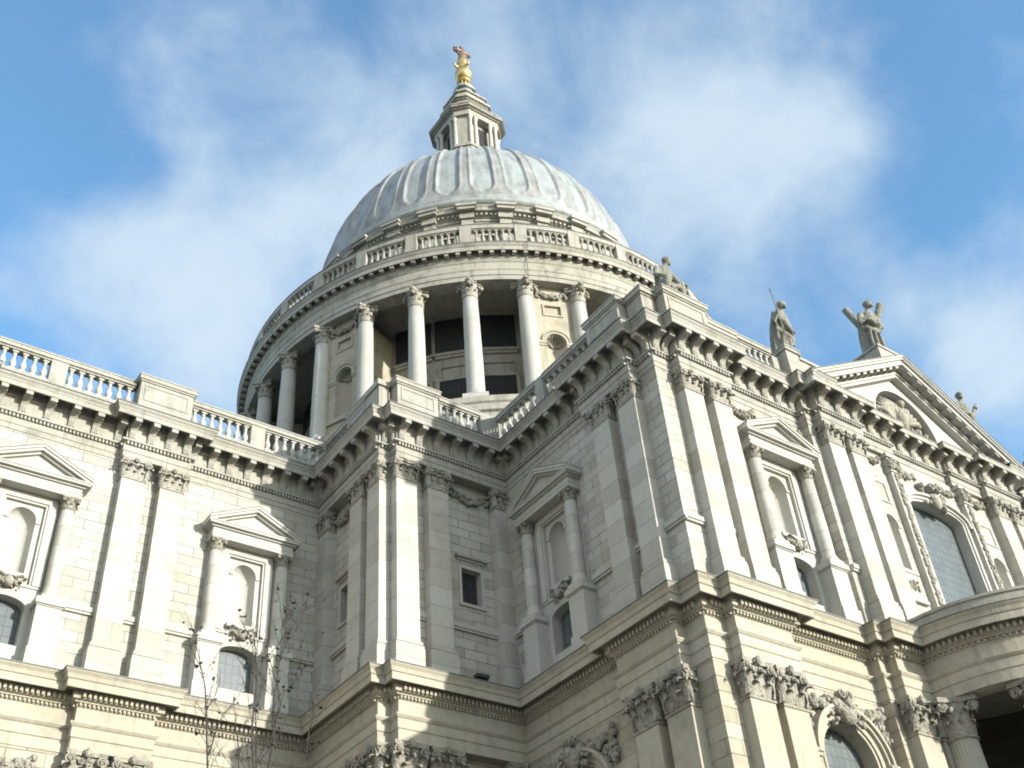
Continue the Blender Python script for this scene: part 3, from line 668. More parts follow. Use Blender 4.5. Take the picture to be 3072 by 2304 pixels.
volute(c, (-.22, -.36, 27.1), .2, (0, -1), .25); volute(c, (.22, -.36, 27.1), .2, (0, -1), .25)
obj('keystone', c, M_CARVEP, gw, (XC, y, 0))
for s in (-1, 1):
    m = MB(); xc = XC + s * 2.42
    m.box(xc - .27, xc + .27, y - .26, y, 19.0, 27.1); m.box(xc - .33, xc + .33, y - .32, y, 27.1, 27.18); m.box(xc - .36, xc + .36, y - .34, y, 27.85, 28.03); m.box(xc - .27, xc + .27, y - .26, y, 27.18, 27.85)
    st = obj('carved_strip', m, M_STONE, C)
    c = MB(); rs = random.Random(20 + s)
    z = 20.4
    while z < 26.9:
        for k in range(4): q = rs.uniform(.045, .09); c.ball((rs.uniform(-.12, .12), -.0 - rs.uniform(0, .05), z + rs.uniform(-.06, .06)), (q, q, q * 1.3), 6, 4)
        z += .13
    for k in range(70): q = rs.uniform(.05, .1); c.ball((rs.uniform(-.3, .3), -rs.uniform(-.02, .12), rs.uniform(27.2, 27.85)), q, 6, 4)
    obj('foliage_carving', c, M_CARVEP, st, (xc, y - .26, 0))
    m = MB(); nx = XC + s * 3.55
    m.arch(nx - .5, nx + .5, 22.0, 25.1, .42, 22.35, 24.45, .42, y, nx); m.niche(.42, 22.35, 24.45, y, nx); m.ring(.42, 24.45, .42, .09, y - .05, y, nx)
    m.box(nx - .58, nx - .42, y - .05, y, 24.38, 24.46); m.box(nx + .42, nx + .58, y - .05, y, 24.38, 24.46)
    m.box(nx - .6, nx + .6, y - .1, y, 22.2, 22.35); m.box(nx - .55, nx + .55, y - .16, y, 20.9, 21.05); m.box(nx - .48, nx + .48, y - .06, y, 21.05, 22.2)
    for a, b, c_, d in ((-.46, -.38, 25.5, 26.5), (.38, .46, 25.5, 26.5), (-.38, .38, 25.5, 25.56), (-.38, .38, 26.44, 26.5)): m.box(nx + a, nx + b, y - .05, y, c_, d)
    nc = obj('niche', m, M_STONE, C)
    c = MB(); rs = random.Random(30)
    for k in range(30): c.ball((rs.uniform(-.32, .32), -rs.uniform(.0, .05), rs.uniform(21.45, 21.85)), rs.uniform(.04, .07), 6, 4)
    obj('relief_tablet', c, M_CARVE, nc, (nx, y - .06, 0))

# ---- pediment over the transept front
PXL, PZE, PZA = 7.35, 29.98, 34.0
sl_ = (PZA - PZE) / PXL; cs = 1 / sqrt(1 + sl_ * sl_)
def rake(m, a, b, y0, y1, x1=PXL):
    """strip between vertical offsets a..b below the rake line, both slopes"""
    for s in (-1, 1):
        m.prism_y([(XC, PZA - a), (XC, PZA - b), (XC + s * x1, PZA - b - sl_ * x1), (XC + s * x1, PZA - a - sl_ * x1)][::s], y0, y1)
m = MB()
rake(m, .0, .10, -33.62, -32.2); rake(m, .10, .22, -33.56, -32.2); rake(m, .22, .46, -33.45, -32.2); rake(m, .60, .72, -33.02, -32.2, 6.6); rake(m, .72, .86, -32.95, -32.2, 6.4)
pts = [(XC - 6.6, 30.06), (XC + 6.6, 30.06), (XC, PZA - .6)]
# tympanum wall with a round-headed recess for the relief
R0, zc0 = 2.05, 30.3; y = -32.62
ar = arcpts(R0, zc0, R0 * 1.03, XC, 28)
def roof_z(x): return PZA - .6 - sl_ * abs(x - XC)
m.poly([(XC - 6.6, y, 30.06), (XC - R0, y, 30.06), (XC - R0, y, roof_z(XC - R0)), (XC - 6.6, y, roof_z(XC - 6.6) - .0)])
m.poly([(XC + 6.6, y, 30.06), (XC + R0, y, 30.06), (XC + R0, y, roof_z(XC + R0)), (XC + 6.6, y, roof_z(XC + 6.6))])
for a, b in zip(ar, ar[1:]): m.poly([(a[0], y, a[1]), (b[0], y, b[1]), (b[0], y, roof_z(b[0])), (a[0], y, roof_z(a[0]))])
m.reveal(ar, y, y + .5, False); m.pane([(XC - R0, 30.06)] + ar + [(XC + R0, 30.06)], y + .5)
ped = obj('transept_pediment', m, M_STONE, C)
for s in (-1, 1):
    mo = None
    for i in range(12):
        x = .45 + i * .56; p_ = (XC + s * x, 0, PZA - .47 - sl_ * x)
        if mo is None: m = MB(); m.prism_y([(-s * .13, .13 * sl_), (-s * .13, .13 * sl_ - .13), (s * .13, -.13 - .13 * sl_), (s * .13, -.13 * sl_)][::s], -33.4, -32.3); mo = obj('modillion', m, M_CORN, ped, p_)
        else: dup(mo, p_)
m = MB(); rake(m, -.05, -.003, -33.65, -32.0, PXL + .02); obj('flashing', m, M_FLASH, ped)
# relief: winged bird-like mass, ribbon and rays
c = MB(); rs = random.Random(41); c.sm = True
c.ball((0, -.12, .75), (.32, .3, .62), 12, 8); c.ball((.1, -.25, 1.42), (.17, .2, .2), 10, 7)
for s in (-1, 1):
    for k in range(9):
        t = R_(20 + k * 14); r1 = 1.55 - .04 * k; c.tube([(s * .2, -.1, .6), (s * (.2 + r1 * .55 * cos(t)), -.2, .6 + r1 * .5 * sin(t)), (s * (.2 + r1 * cos(t) * .95), -.08, .5 + r1 * .9 * sin(t))], [.09, .12, .05], 6)
for k in range(90): t = rs.uniform(0, pi); r = rs.uniform(.3, 1.75); c.ball((r * cos(t), -rs.uniform(-.02, .15), max(.05, r * sin(t) * .9)), rs.uniform(.06, .15), 6, 4)
c.sm = False
o_ = obj('tympanum_relief', c, M_CARVEP, ped, (XC, y + .48, 30.15)); o_.scale = (1.12, 1.5, 1.18)
m = MB(); m.prism_y([(XC - PXL, PZE - .05), (XC + PXL, PZE - .05), (XC, PZA - .08)], -32.25, -18); obj('transept_roof', m, M_ROOF, C)

# ---- parapets: plinths, dies, rails, balusters
m = MB(); bal_groups = []
def die(x0, x1, y0, y1, top=32.08, cap=.1, panel=None):
    m.box(x0, x1, y0, y1, 30.08, top - .32)
    m.box(x0 - cap * .5, x1 + cap * .5, y0 - cap * .5, y1 + cap * .5, top - .32, top - .24); m.box(x0 - cap, x1 + cap, y0 - cap, y1 + cap, top - .24, top - .06); m.box(x0 - cap - .03, x1 + cap + .03, y0 - cap - .03, y1 + cap + .03, top - .06, top)
    if panel == 'S':
        a, b, c, d = x0 + .18, x1 - .18, 30.95, top - .45; t = .07
        for q in ((a, b, c, c + t), (a, b, d - t, d)): m.box(q[0], q[1], y0 - .03, y0, q[2], q[3])
        m.box(a, a + t, y0 - .03, y0, c + t, d - t); m.box(b - t, b, y0 - .03, y0, c + t, d - t)
    if panel == 'W':
        a, b, c, d = y0 + .18, y1 - .18, 30.95, top - .45; t = .07
        m.box(x0 - .03, x0, a, b, c, c + t); m.box(x0 - .03, x0, a, b, d - t, d); m.box(x0 - .03, x0, a, a + t, c + t, d - t); m.box(x0 - .03, x0, b - t, b, c + t, d - t)
bal_spots = []
def rail(x0, x1, y0, y1, nb, axis):
    """balustrade between two ends; nb balusters"""
    m.box(x0, x1, y0, y1, 30.08, 30.68); 
    if axis == 'x':
        yc = (y0 + y1) / 2; m.box(x0, x1, yc - .16, yc + .16, 30.68, 30.76); m.box(x0, x1, yc - .17, yc + .17, 31.68, 31.76); m.box(x0, x1, yc - .24, yc + .24, 31.76, 31.93); m.box(x0, x1, yc - .27, yc + .27, 31.93, 31.99)
        for i in range(nb): bal_spots.append((x0 + (x1 - x0) * (i + .5) / nb, yc))
    else:
        xc = (x0 + x1) / 2; m.box(xc - .16, xc + .16, y0, y1, 30.68, 30.76); m.box(xc - .17, xc + .17, y0, y1, 31.68, 31.76); m.box(xc - .24, xc + .24, y0, y1, 31.76, 31.93); m.box(xc - .27, xc + .27, y0, y1, 31.93, 31.99)
        for i in range(nb): bal_spots.append((xc, y0 + (y1 - y0) * (i + .5) / nb))
def pier(x0, x1, y0, y1): m.box(x0, x1, y0, y1, 30.681, 31.761)
yN0, yN1 = -17.05, -16.55
for c in (-29.35, -37.88):
    die(c - 1.12, c + 1.12, -17.32, -16.5, 32.2, .1, 'S')
for a, b in ((-36.66, -33.94), (-33.3, -30.57)): rail(a, b, yN0, yN1, 7, 'x')
rail(-28.13, -25.45, yN0, yN1, 7, 'x'); rail(-24.8, -22.0, yN0, yN1, 7, 'x')
for a, b in ((-33.94, -33.3), (-25.45, -24.8)): m.box(a, b, yN0 + .05, yN1 - .05, 30.08, 31.76); m.box(a, b, -17.04, -16.56, 31.761, 31.931); m.box(a, b, -17.07, -16.53, 31.931, 31.991)
def close_parapet():
    global m, bal_spots
    bal_groups.append((obj('parapet', m, M_CORN, C), bal_spots)); m = MB(); bal_spots = []
close_parapet()
# stair tower parapet
die(-21.5, -19.5, -22.55, -21.9, 32.08, .1, 'S'); m.box(-22.1, -21.62, -22.06, -21.0, 30.08, 31.76); m.box(-22.2, -21.62, -22.16, -21.0, 31.76, 32.03)
rail(-19.38, -17.25, -22.48, -21.98, 6, 'x'); m.box(-17.25, -16.3, -22.46, -21.98, 30.08, 31.97)
die(-22.08, -21.5, -20.9, -19.3, 32.05, .06, 'W'); rail(-22.0, -21.5, -19.2, -17.06, 6, 'y')
close_parapet()
# transept west parapet
die(-16.7, -16.0, -31.15, -29.22, 32.08, .1, 'W'); rail(-16.45, -15.95, -29.08, -25.9, 8, 'y'); rail(-16.45, -15.95, -25.4, -22.5, 7, 'y')
m.box(-16.45, -15.95, -25.9, -25.4, 30.08, 31.76); m.box(-16.44, -15.96, -25.9, -25.4, 31.76, 31.98)
m.box(-16.22, -15.5, -32.07, -31.2, 30.08, 31.70); m.box(-16.27, -15.5, -32.12, -31.2, 31.70, 31.78); m.box(-16.34, -15.5, -32.2, -31.2, 31.78, 32.0); m.box(-16.37, -15.5, -32.23, -31.2, 32.0, 32.06)
close_parapet()
# transept south parapet
for s in (0, 1):
    f = (lambda a, b: (a, b)) if not s else (lambda a, b: (mx(b), mx(a)))
    x0, x1 = f(-15.45, -13.2); die(x0, x1, -32.55, -31.4, 32.1, .1, 'S')
    x0, x1 = f(-13.05, -11.05); m.box(x0, x1, -32.15, -31.6, 30.08, 31.76); m.box(x0, x1, -32.2, -31.55, 31.76, 31.93); m.box(x0, x1, -32.23, -31.52, 31.93, 31.99)
    x0, x1 = f(-11.05, -9.0)
    if not s: rail(x0, x1, -32.15, -31.65, 6, 'x')
    x0, x1 = f(-8.5, -7.72); 
    m.box(x0, x1, -32.5, -31.3, 30.08, 31.95); m.box(x0 - .08, x1 + .08, -32.58, -31.2, 31.95, 32.1); m.box(x0 - .11, x1 + .11, -32.61, -31.2, 32.1, 32.16)
    if not s: m.box(-9.0, -8.5, -32.1, -31.7, 30.08, 31.7)
    x0, x1 = f(-7.72, -5.3); m.box(x0, x1, -32.2, -31.2, 30.3, 32.1); m.box(x0 - .06, x1 + .06, -32.28, -31.2, 32.1, 32.25)
    close_parapet()
m.box(XC - .7, XC + .7, -33.0, -31.6, 33.3, 34.7); m.box(XC - .76, XC + .76, -33.06, -31.55, 34.7, 34.82)
obj('acroterion', m, M_CORN, ped)
def baluster(h):
    b = MB(); b.box(-.12, .12, -.12, .12, 0, .08 * h); b.sm = True
    b.lathe([(.075, .08 * h), (.08, .1 * h), (.06, .13 * h), (.07, .16 * h), (.125, .27 * h), (.135, .36 * h), (.115, .46 * h), (.065, .64 * h), (.055, .76 * h), (.08, .79 * h), (.08, .82 * h), (.06, .85 * h), (.09, .91 * h)], 12); b.sm = False
    b.box(-.11, .11, -.11, .11, .91 * h, h)
    return b
b0 = None
for para, sp_ in bal_groups:
    for x, y in sp_:
        if b0 is None: b0 = obj('baluster', baluster(.92), M_STONE, para, (x, y, 30.76))
        else: dup(b0, (x, y, 30.76), 0, para)

# ---- semicircular portico
m = MB(); PC = (XC, -32.85)
m.lathe([(5.35, 18.9), (5.55, 18.95), (5.55, 19.28), (5.62, 19.32), (5.62, 19.42), (5.4, 19.5), (3.0, 19.75), (.01, 19.85)], 48, PC, pi, 2 * pi, False)
m.lathe([(.01, 18.7), (4.3, 18.7), (4.5, 18.4), (4.5, 16.40), (4.74, 16.40), (4.74, 16.43)], 48, PC, pi, 2 * pi, False); m.box(XC - 4.7, XC + 4.7, -32.86, -28.2, 18.7, 18.8)
obj('portico_roof', m, [M_ANT], C)
pc = None
for i in range(6):
    t = pi + R_(4 + i * 34.4); x, y = XC + 4.84 * cos(t), -32.85 + 4.84 * sin(t)
    if pc is None:
        m = MB(); r = .56; n = 96
        g_ = []
        for z, k in ((4.6, 1.), (7, 1.), (11, .96), (15.05, .86)):
            g_.append([((r * k * (1 - .07 * abs(sin(12 * 2 * pi * j / n)))) * cos(2 * pi * j / n), (r * k * (1 - .07 * abs(sin(12 * 2 * pi * j / n)))) * sin(2 * pi * j / n), z) for j in range(n + 1)])
        m.grid(g_); m.lathe([(.78, 4.0), (.78, 4.2), (.72, 4.25), (.74, 4.4), (.6, 4.45), (.62, 4.55), (.56, 4.6)], 24); m.box(-.8, .8, -.8, .8, 3.6, 4.0)
        pc = obj('portico_column', m, M_ANT, C, (x, y, 0), t)
        obj('capital', col_capital(.5, 1.36), M_CARVE, pc, (0, 0, 15.05), pi / 4)
    else: dup(pc, (x, y, 0), t)
m = MB(); m.lathe([(6.6, 0), (6.6, .9), (6.2, .9), (6.2, 1.8), (5.8, 1.8), (5.8, 3.6), (.01, 3.6)], 40, PC, pi, 2 * pi, False); obj('portico_steps', m, M_PAVE, C)

# ================================================================== DOME
TH0 = R_(-117.5); ST = 2 * pi / 32
m = MB(); m.sm = True
m.lathe([(17.6, 29), (17.6, 38.6)], 128, (DX, DY)); m.sm = False
m.lathe([(17.6, 38.6), (17.75, 38.7), (17.75, 38.95), (17.5, 39.0), (17.5, 39.3), (17.6, 39.4), (17.62, 39.75), (17.55, 39.8), (17.3, 39.8)], 128, (DX, DY), caps=False); m.mi = 1; m.lathe([(17.3, 39.8), (13.2, 39.8)], 128, (DX, DY), caps=False); m.mi = 0
m.lathe([(13.3, 39.8), (13.3, 50.1)], 128, (DX, DY), caps=False); m.lathe([(13.2, 50.1), (13.2, 50.2)], 128, (DX, DY), caps=False)
obj('drum', m, [M_DRUM, M_ROOF], C)
m = MB()   # windows in the open bays
frm = MB()
wn0 = None
for i in range(32):
    if i % 4 == 0: continue
    t = TH0 + (i + .5) * ST
    if wn0 is None:
        f = MB()
        f.box(-1.2, -1.0, -.14, .3, 40.2, 44.6); f.box(1.0, 1.2, -.14, .3, 40.2, 44.6); f.box(-1.2, 1.2, -.14, .3, 44.6, 44.85)
        for q in (-1.0, .9): f.box(q, q + .1, -.1, .3, 44.95, 45.75)
        f.box(-1.0, 1.0, -.1, .3, 45.65, 45.75); f.box(-1.28, 1.28, -.2, .3, 46.6, 46.8); f.box(-1.22, 1.22, -.12, .3, 46.4, 46.6)
        wn0 = obj('drum_window', f, M_DRUM, C, (DX + 13.3 * cos(t), DY + 13.3 * sin(t), 0), t + pi / 2)
        g_ = MB(); g_.poly(((-1.0, -.06, 40.2), (1.0, -.06, 40.2), (1.0, -.06, 44.6), (-1.0, -.06, 44.6))); obj('window', g_, M_GLASSD, wn0); g_ = MB(); g_.poly(((-1.2, -.04, 46.8), (1.2, -.04, 46.8), (1.2, -.04, 49.58), (-1.2, -.04, 49.58))); obj('upper_window', g_, M_GLASSD, wn0)
    else: dup(wn0, (DX + 13.3 * cos(t), DY + 13.3 * sin(t), 0), t + pi / 2)
# niche piers, every fourth bay
np0 = None
for i in range(0, 32, 4):
    t = TH0 + (i + .5) * ST
    pos = (DX + 16.55 * cos(t), DY + 16.55 * sin(t), 0)
    if np0 is None:
        f = MB(); hw = 1.12
        f.arch(-hw, hw, 39.8, 46.4, .62, 41.6, 44.6, .62, 0); f.niche(.62, 41.6, 44.6, 0)
        f.wall(-hw, hw, 46.4, 48.92, 0, [(-.5, .5, 46.75, 47.45)]); f.poly(((-.5, .1, 46.75), (.5, .1, 46.75), (.5, .1, 47.45), (-.5, .1, 47.45))); f.reveal([(-.5, 46.75), (.5, 46.75), (.5, 47.45), (-.5, 47.45)], 0, .1)
        for x in (-hw, hw): f.poly(((x, 0, 39.8), (x, 3.4, 39.8), (x, 3.4, 48.92), (x, 0, 48.92)))
        for q in ((-.62, -.5, 46.63, 47.57), (.5, .62, 46.63, 47.57)): f.box(q[0], q[1], -.06, 0, q[2], q[3])
        f.box(-.5, .5, -.06, 0, 46.63, 46.75); f.box(-.5, .5, -.06, 0, 47.45, 47.57)
        f.ring(.62, 44.6, .62, .16, -.07, 0); f.ring(.80, 44.6, .80, .08, -.12, 0)
        for s in (-1, 1): xx = sorted((s * .6, s * 1.1)); f.box(xx[0], xx[1], -.1, 0, 44.4, 44.6); f.box(xx[0], xx[1] - .0, -.06, 0, 44.25, 44.4); xx = sorted((s * 1.1, s * 1.3)); f.box(xx[0], xx[1], -.12, .9, 39.8, 48.92)
        f.box(-1.1, 1.1, -.14, 0, 41.3, 41.6); f.box(-1.1, 1.1, -.1, 0, 39.8, 40.3)
        np0 = obj('niche_pier', f, M_OCHRE, C, pos, t + pi / 2)
        g_ = MB()
        for k in range(9): a_ = pi * (k + .5) / 9; g_.tube([(-.1 * cos(a_), .55, 44.62), (-.42 * cos(a_), .42 * sin(a_) * .6 + .25, 44.62 + .42 * sin(a_)), (-.58 * cos(a_), .07, 44.6 + .58 * sin(a_))], [.03, .05, .06], 5)
        obj('shell', g_, M_CARVE, np0)
        g_ = MB(); swag(g_, -.85, .85, 48.55, .45, -.05, .17, 26, .6); obj('festoon', g_, M_CARVE, np0)
    else: dup(np0, pos, t + pi / 2)
# peristyle columns
c0 = None
for i in range(32):
    t = TH0 + i * ST; pos = (DX + 16.72 * cos(t), DY + 16.72 * sin(t), 0)
    if c0 is None:
        m = MB(); m.box(-.72, .72, -.72, .72, 39.8, 40.15); m.sm = True
        m.lathe([(.7, 40.15), (.73, 40.24), (.68, 40.33), (.58, 40.36), (.56, 40.42), (.61, 40.48), (.6, 40.54), (.53, 40.57), (.515, 40.65), (.515, 42.5), (.50, 44), (.475, 46), (.44, 47.72)], 28); m.sm = False
        c0 = obj('peristyle_column', m, M_DCOL, C, pos, t)
        obj('capital', col_capital(.44, 1.22), M_CARVEP, c0, (0, 0, 47.7), pi / 4)
    else: dup(c0, pos, t)
# peristyle entablature, modillions
m = MB(); DC = (DX, DY)
m.lathe([(13.2, 49.6), (16.25, 49.6), (16.25, 48.92), (17.2, 48.92), (17.2, 49.25), (17.25, 49.27), (17.25, 49.62), (17.3, 49.7), (17.3, 49.78), (17.15, 49.8), (17.15, 50.4), (17.2, 50.45), (17.25, 50.6), (17.28, 50.66), (17.28, 51.22), (17.64, 51.22), (17.64, 50.96), (17.7, 50.96), (17.7, 51.26), (17.74, 51.3), (17.82, 51.46), (17.82, 51.5)], 192, DC, caps=False)
m.mi = 1; m.lathe([(17.85, 51.5), (17.85, 51.56), (16.9, 51.6), (12.8, 51.6)], 192, DC, caps=False); m.mi = 0
for i in range(160):
    t = 2 * pi * i / 160; u, v = (cos(t), sin(t)), (-sin(t), cos(t)); P = lambda o, s: (DX + u[0] * o + v[0] * s, DY + u[1] * o + v[1] * s)
    m.prism([P(17.2, -.12), P(17.64, -.12), P(17.64, .12), P(17.2, .12)], 50.78, 51.21)
obj('peristyle_entablature', m, [M_DRUM, M_FLASH], C)
t = TH0 + .012; q = lambda r, z: (DX + r * cos(t), DY + r * sin(t), z)
m = MB(); m.tube([q(17.88, 51.55), q(17.88, 51.2), q(17.32, 50.9), q(17.25, 50.2), q(17.4, 49.75), q(17.28, 49.2), q(17.26, 48.9), q(17.3, 48.6)], .02, 5); obj('lightning_conductor', m, M_LAMP, C)
# stone gallery balustrade
m = MB()
for a, b, c, d in ((17.0, 17.42, 51.55, 51.85), (17.05, 17.35, 53.1, 53.18), (16.95, 17.42, 53.18, 53.5)):
    m.lathe([(a, c), (b, c), (b, d), (a, d), (a, c)], 160, DC, caps=False)
m.mi = 1; m.lathe([(17.45, 53.5), (17.45, 53.56), (16.93, 53.56)], 160, DC, caps=False); m.mi = 0
for i in range(32):
    t = TH0 + i * ST; u, v = (cos(t), sin(t)), (-sin(t), cos(t)); P = lambda o, s: (DX + u[0] * o + v[0] * s, DY + u[1] * o + v[1] * s)
    m.prism([P(17.0, -.36), P(17.45, -.36), P(17.45, .36), P(17.0, .36)], 51.55, 53.46)
gal = obj('gallery_balustrade', m, [M_DRUM, M_FLASH], C)
gb = None; rest = MB(); tmpl = baluster(1.25)
for i in range(-16, 16):
    for j in range(6):
        t = TH0 + (i + .135 + .73 * (j + .5) / 6) * ST; p = (DX + 17.2 * cos(t), DY + 17.2 * sin(t), 51.85)
        if -6 <= i <= 0:
            if gb is None: gb = obj('gallery_baluster', tmpl, M_DRUM, gal, p, t)
            else: dup(gb, p, t)
        else:
            o_ = len(rest.v)
            rest.v += [(x * cos(t) - y * sin(t) + p[0], x * sin(t) + y * cos(t) + p[1], z + p[2]) for x, y, z in tmpl.v]
            rest.f += [tuple(q + o_ for q in f_) for f_ in tmpl.f]; rest.m += tmpl.m; rest.s += tmpl.s
ro = obj('gallery_baluster_row', rest, M_DRUM, C, fix=False); ro['kind'] = 'stuff'
# attic
m = MB(); m.lathe([(13.0, 51.6), (13.0, 58.5), (13.1, 58.55), (13.1, 58.75), (13.25, 58.8), (13.25, 59.05), (13.6, 59.1), (13.6, 59.35), (13.7, 59.5), (13.7, 59.55), (13.2, 59.7), (13.2, 60.3)], 160, DC, caps=False)
for i in range(32):
    t = TH0 + i * ST; u, v = (cos(t), sin(t)), (-sin(t), cos(t)); P = lambda o, s: (DX + u[0] * o + v[0] * s, DY + u[1] * o + v[1] * s)
    for a, b, c, d, ww in ((12.9, 13.25, 51.6, 57.75, .38), (12.9, 13.33, 57.75, 58.55, .4), (12.9, 13.5, 58.55, 59.07, .5), (12.9, 13.85, 59.07, 59.33, .62), (12.9, 13.95, 59.33, 59.56, .7)):
        m.prism([P(a, -ww), P(b, -ww), P(b, ww), P(a, ww)], c, d)
for i in range(256):
    t = 2 * pi * (i + .5) / 256; u, v = (cos(t), sin(t)), (-sin(t), cos(t)); P = lambda o, s: (DX + u[0] * o + v[0] * s, DY + u[1] * o + v[1] * s)
    m.prism([P(13.2, -.085), P(13.42, -.085), P(13.42, .085), P(13.2, .085)], 58.84, 59.03)
obj('attic', m, M_DRUM, C)
aw = None
for i in range(32):
    t = TH0 + (i + .5) * ST; pos = (DX + 13.0 * cos(t), DY + 13.0 * sin(t), 0)
    if aw is None:
        f = MB(); f.box(-.62, -.48, -.12, .1, 54.6, 57.1); f.box(.48, .62, -.12, .1, 54.6, 57.1); f.box(-.62, .62, -.12, .1, 57.1, 57.25); f.box(-.75, .75, -.24, .1, 57.4, 57.52)
        aw = obj('attic_window', f, M_DRUM, C, pos, t + pi / 2); q = MB(); q.poly(((-.48, -.05, 54.6), (.48, -.05, 54.6), (.48, -.05, 57.1), (-.48, -.05, 57.1))); obj('window', q, M_GLASSD, aw)
    else: dup(aw, pos, t + pi / 2)
# lead dome: ribs and sunk panels
m = MB(); m.sm = True; na, nz_ = 32 * 28, 96; g_ = []; ins = []
R0, H0, Z0 = 12.7, 15.5, 60.5
for j in range(nz_ + 1):
    tt = .02 + (pi / 2 - .02 - .2) * j / nz_; row = []
    for i in range(na):
        ph = (i % 28) / 28 - .5            # 0 at panel centre, rib at +-.5
        a_ = TH0 + ST * (i / 28 - .0) 
        r, z = R0 * cos(tt), H0 * sin(tt)
        arcw = abs(ph) * ST * r; hw = .315 * ST * r; s_up = tt * 13.5
        d0 = s_up - 1.35                  # height above the panels' foot
        inside = hw - arcw
        if d0 < hw: inside = hw - hypot(arcw, max(0, hw - d0)) if d0 > 0 else -1
        top = (1.30 - tt) * 13.5
        if top < inside: inside = top
        off = 0.11 - .10 * min(1, max(0, (inside + .0) / .05)) + .085 * math.exp(-((inside + .10) / .06) ** 2)
        ins.append(inside > .03)
        k = 1 + off / 13
        row.append((r * k * cos(a_), r * k * sin(a_), z + off * .7))
    row.append(row[0]); g_.append(row)
m.grid(g_)
for j in range(nz_):
    for i in range(na): m.m[j * na + i] = 0 if ins[j * na + i] else 1
m.lathe([(13.25, -.35), (13.45, -.25), (13.5, -.05), (13.4, .12), (13.15, .2), (13.15, .5), (13.2, .6), (13.1, .75), (12.9, .8)], 160, caps=False)
m.lathe([(2.6, 15.25), (3.6, 15.2), (3.6, 15.6), (.1, 15.7)], 48, caps=False)
obj('dome', m, [M_LEAD, M_RIB], C, (DX, DY, Z0), fix=False)
# lantern
def octa(h, c): return [(-c, -h), (c, -h), (h, -c), (h, c), (c, h), (-c, h), (-h, c), (-h, -c)]
m = MB()
m.prism(octa(3.1, 1.9), 75.6, 76.6); m.prism(octa(2.62, 1.62), 76.6, 79.2); m.prism(octa(2.75, 1.72), 79.2, 79.5)
m.prism(octa(1.85, 1.25), 79.5, 83.75)
for q, (h, c, z0, z1) in enumerate(((2.58, 1.6, 83.75, 84.1), (2.55, 1.58, 84.1, 84.45), (2.72, 1.68, 84.45, 84.58), (2.95, 1.8, 84.58, 84.78), (3.02, 1.84, 84.78, 84.9))): m.prism(octa(h, c), z0, z1)
for i in range(4):
    a_ = pi / 4 + i * pi / 2; u = (cos(a_), sin(a_)); v = (-u[1], u[0]); P = lambda o, s: (u[0] * o + v[0] * s, u[1] * o + v[1] * s)
    m.prism([P(1.6, -.5), P(2.7, -.5), P(2.7, .5), P(1.6, .5)], 79.5, 83.75)
m.prism(octa(1.95, 1.25), 84.9, 85.3); m.prism(octa(1.72, 1.1), 85.3, 87.1); m.prism(octa(1.85, 1.2), 87.1, 87.25); m.prism(octa(2.05, 1.32), 87.25, 87.5)
m.prism(octa(1.6, 1.02), 87.5, 88.5); m.prism(octa(1.78, 1.14), 88.5, 88.7)
for i in range(4):      # urn-like scrolls at the foot of the upper stage
    a_ = pi / 4 + i * pi / 2
    for s in (-.33, .33): m.lathe([(.0, 84.9), (.2, 84.9), (.1, 85.05), (.2, 85.3), (.12, 85.6), (.0, 85.75)], 8, (2.35 * cos(a_ + s), 2.35 * sin(a_ + s)))
    a_ = i * pi / 2; u = (cos(a_), sin(a_)); 
lan = obj('lantern', m, M_DRUM, C, (DX, DY, 0))
m = MB(); m.sm = True; m.lathe([(1.6, 88.7), (1.5, 89.1), (1.1, 89.7), (.85, 90.2), (.8, 90.7)], 24); m.sm = False; m.prism(octa(.95, .6), 90.7, 90.95)
obj('lantern_cap', m, M_LEAD, lan)
lc = None
for i in range(4):
    a_ = -pi / 2 + i * pi / 2
    for s in (-1.36, -.8, .8, 1.36):
        x, y = cos(a_) * 2.32 - sin(a_) * s, sin(a_) * 2.32 + cos(a_) * s
        if lc is None:
            c = MB(); c.box(-.25, .25, -.25, .25, 79.5, 79.65); c.sm = True; c.lathe([(.24, 79.65), (.25, 79.72), (.2, 79.8), (.2, 81.5), (.17, 83.35), (.2, 83.4), (.26, 83.62)], 14); c.sm = False; c.box(-.24, .24, -.24, .24, 83.62, 83.75)
            lc = obj('lantern_column', c, M_DCOL, lan, (x, y, 0), a_)
        else: dup(lc, (x, y, 0), a_)
lw = None
for i in range(4):
    a_ = -pi / 2 + i * pi / 2
    if lw is None: c = MB(); c.box(-.55, .55, -.06, .3, 79.7, 83.2); c.box(-.3, .3, .10, .3, 85.6, 86.5); lw = obj('lantern_opening', c, M_DARK, lan, (cos(a_) * 1.85, sin(a_) * 1.85, 0), a_ + pi / 2)
    else: dup(lw, (cos(a_) * 1.85, sin(a_) * 1.85, 0), a_ + pi / 2)
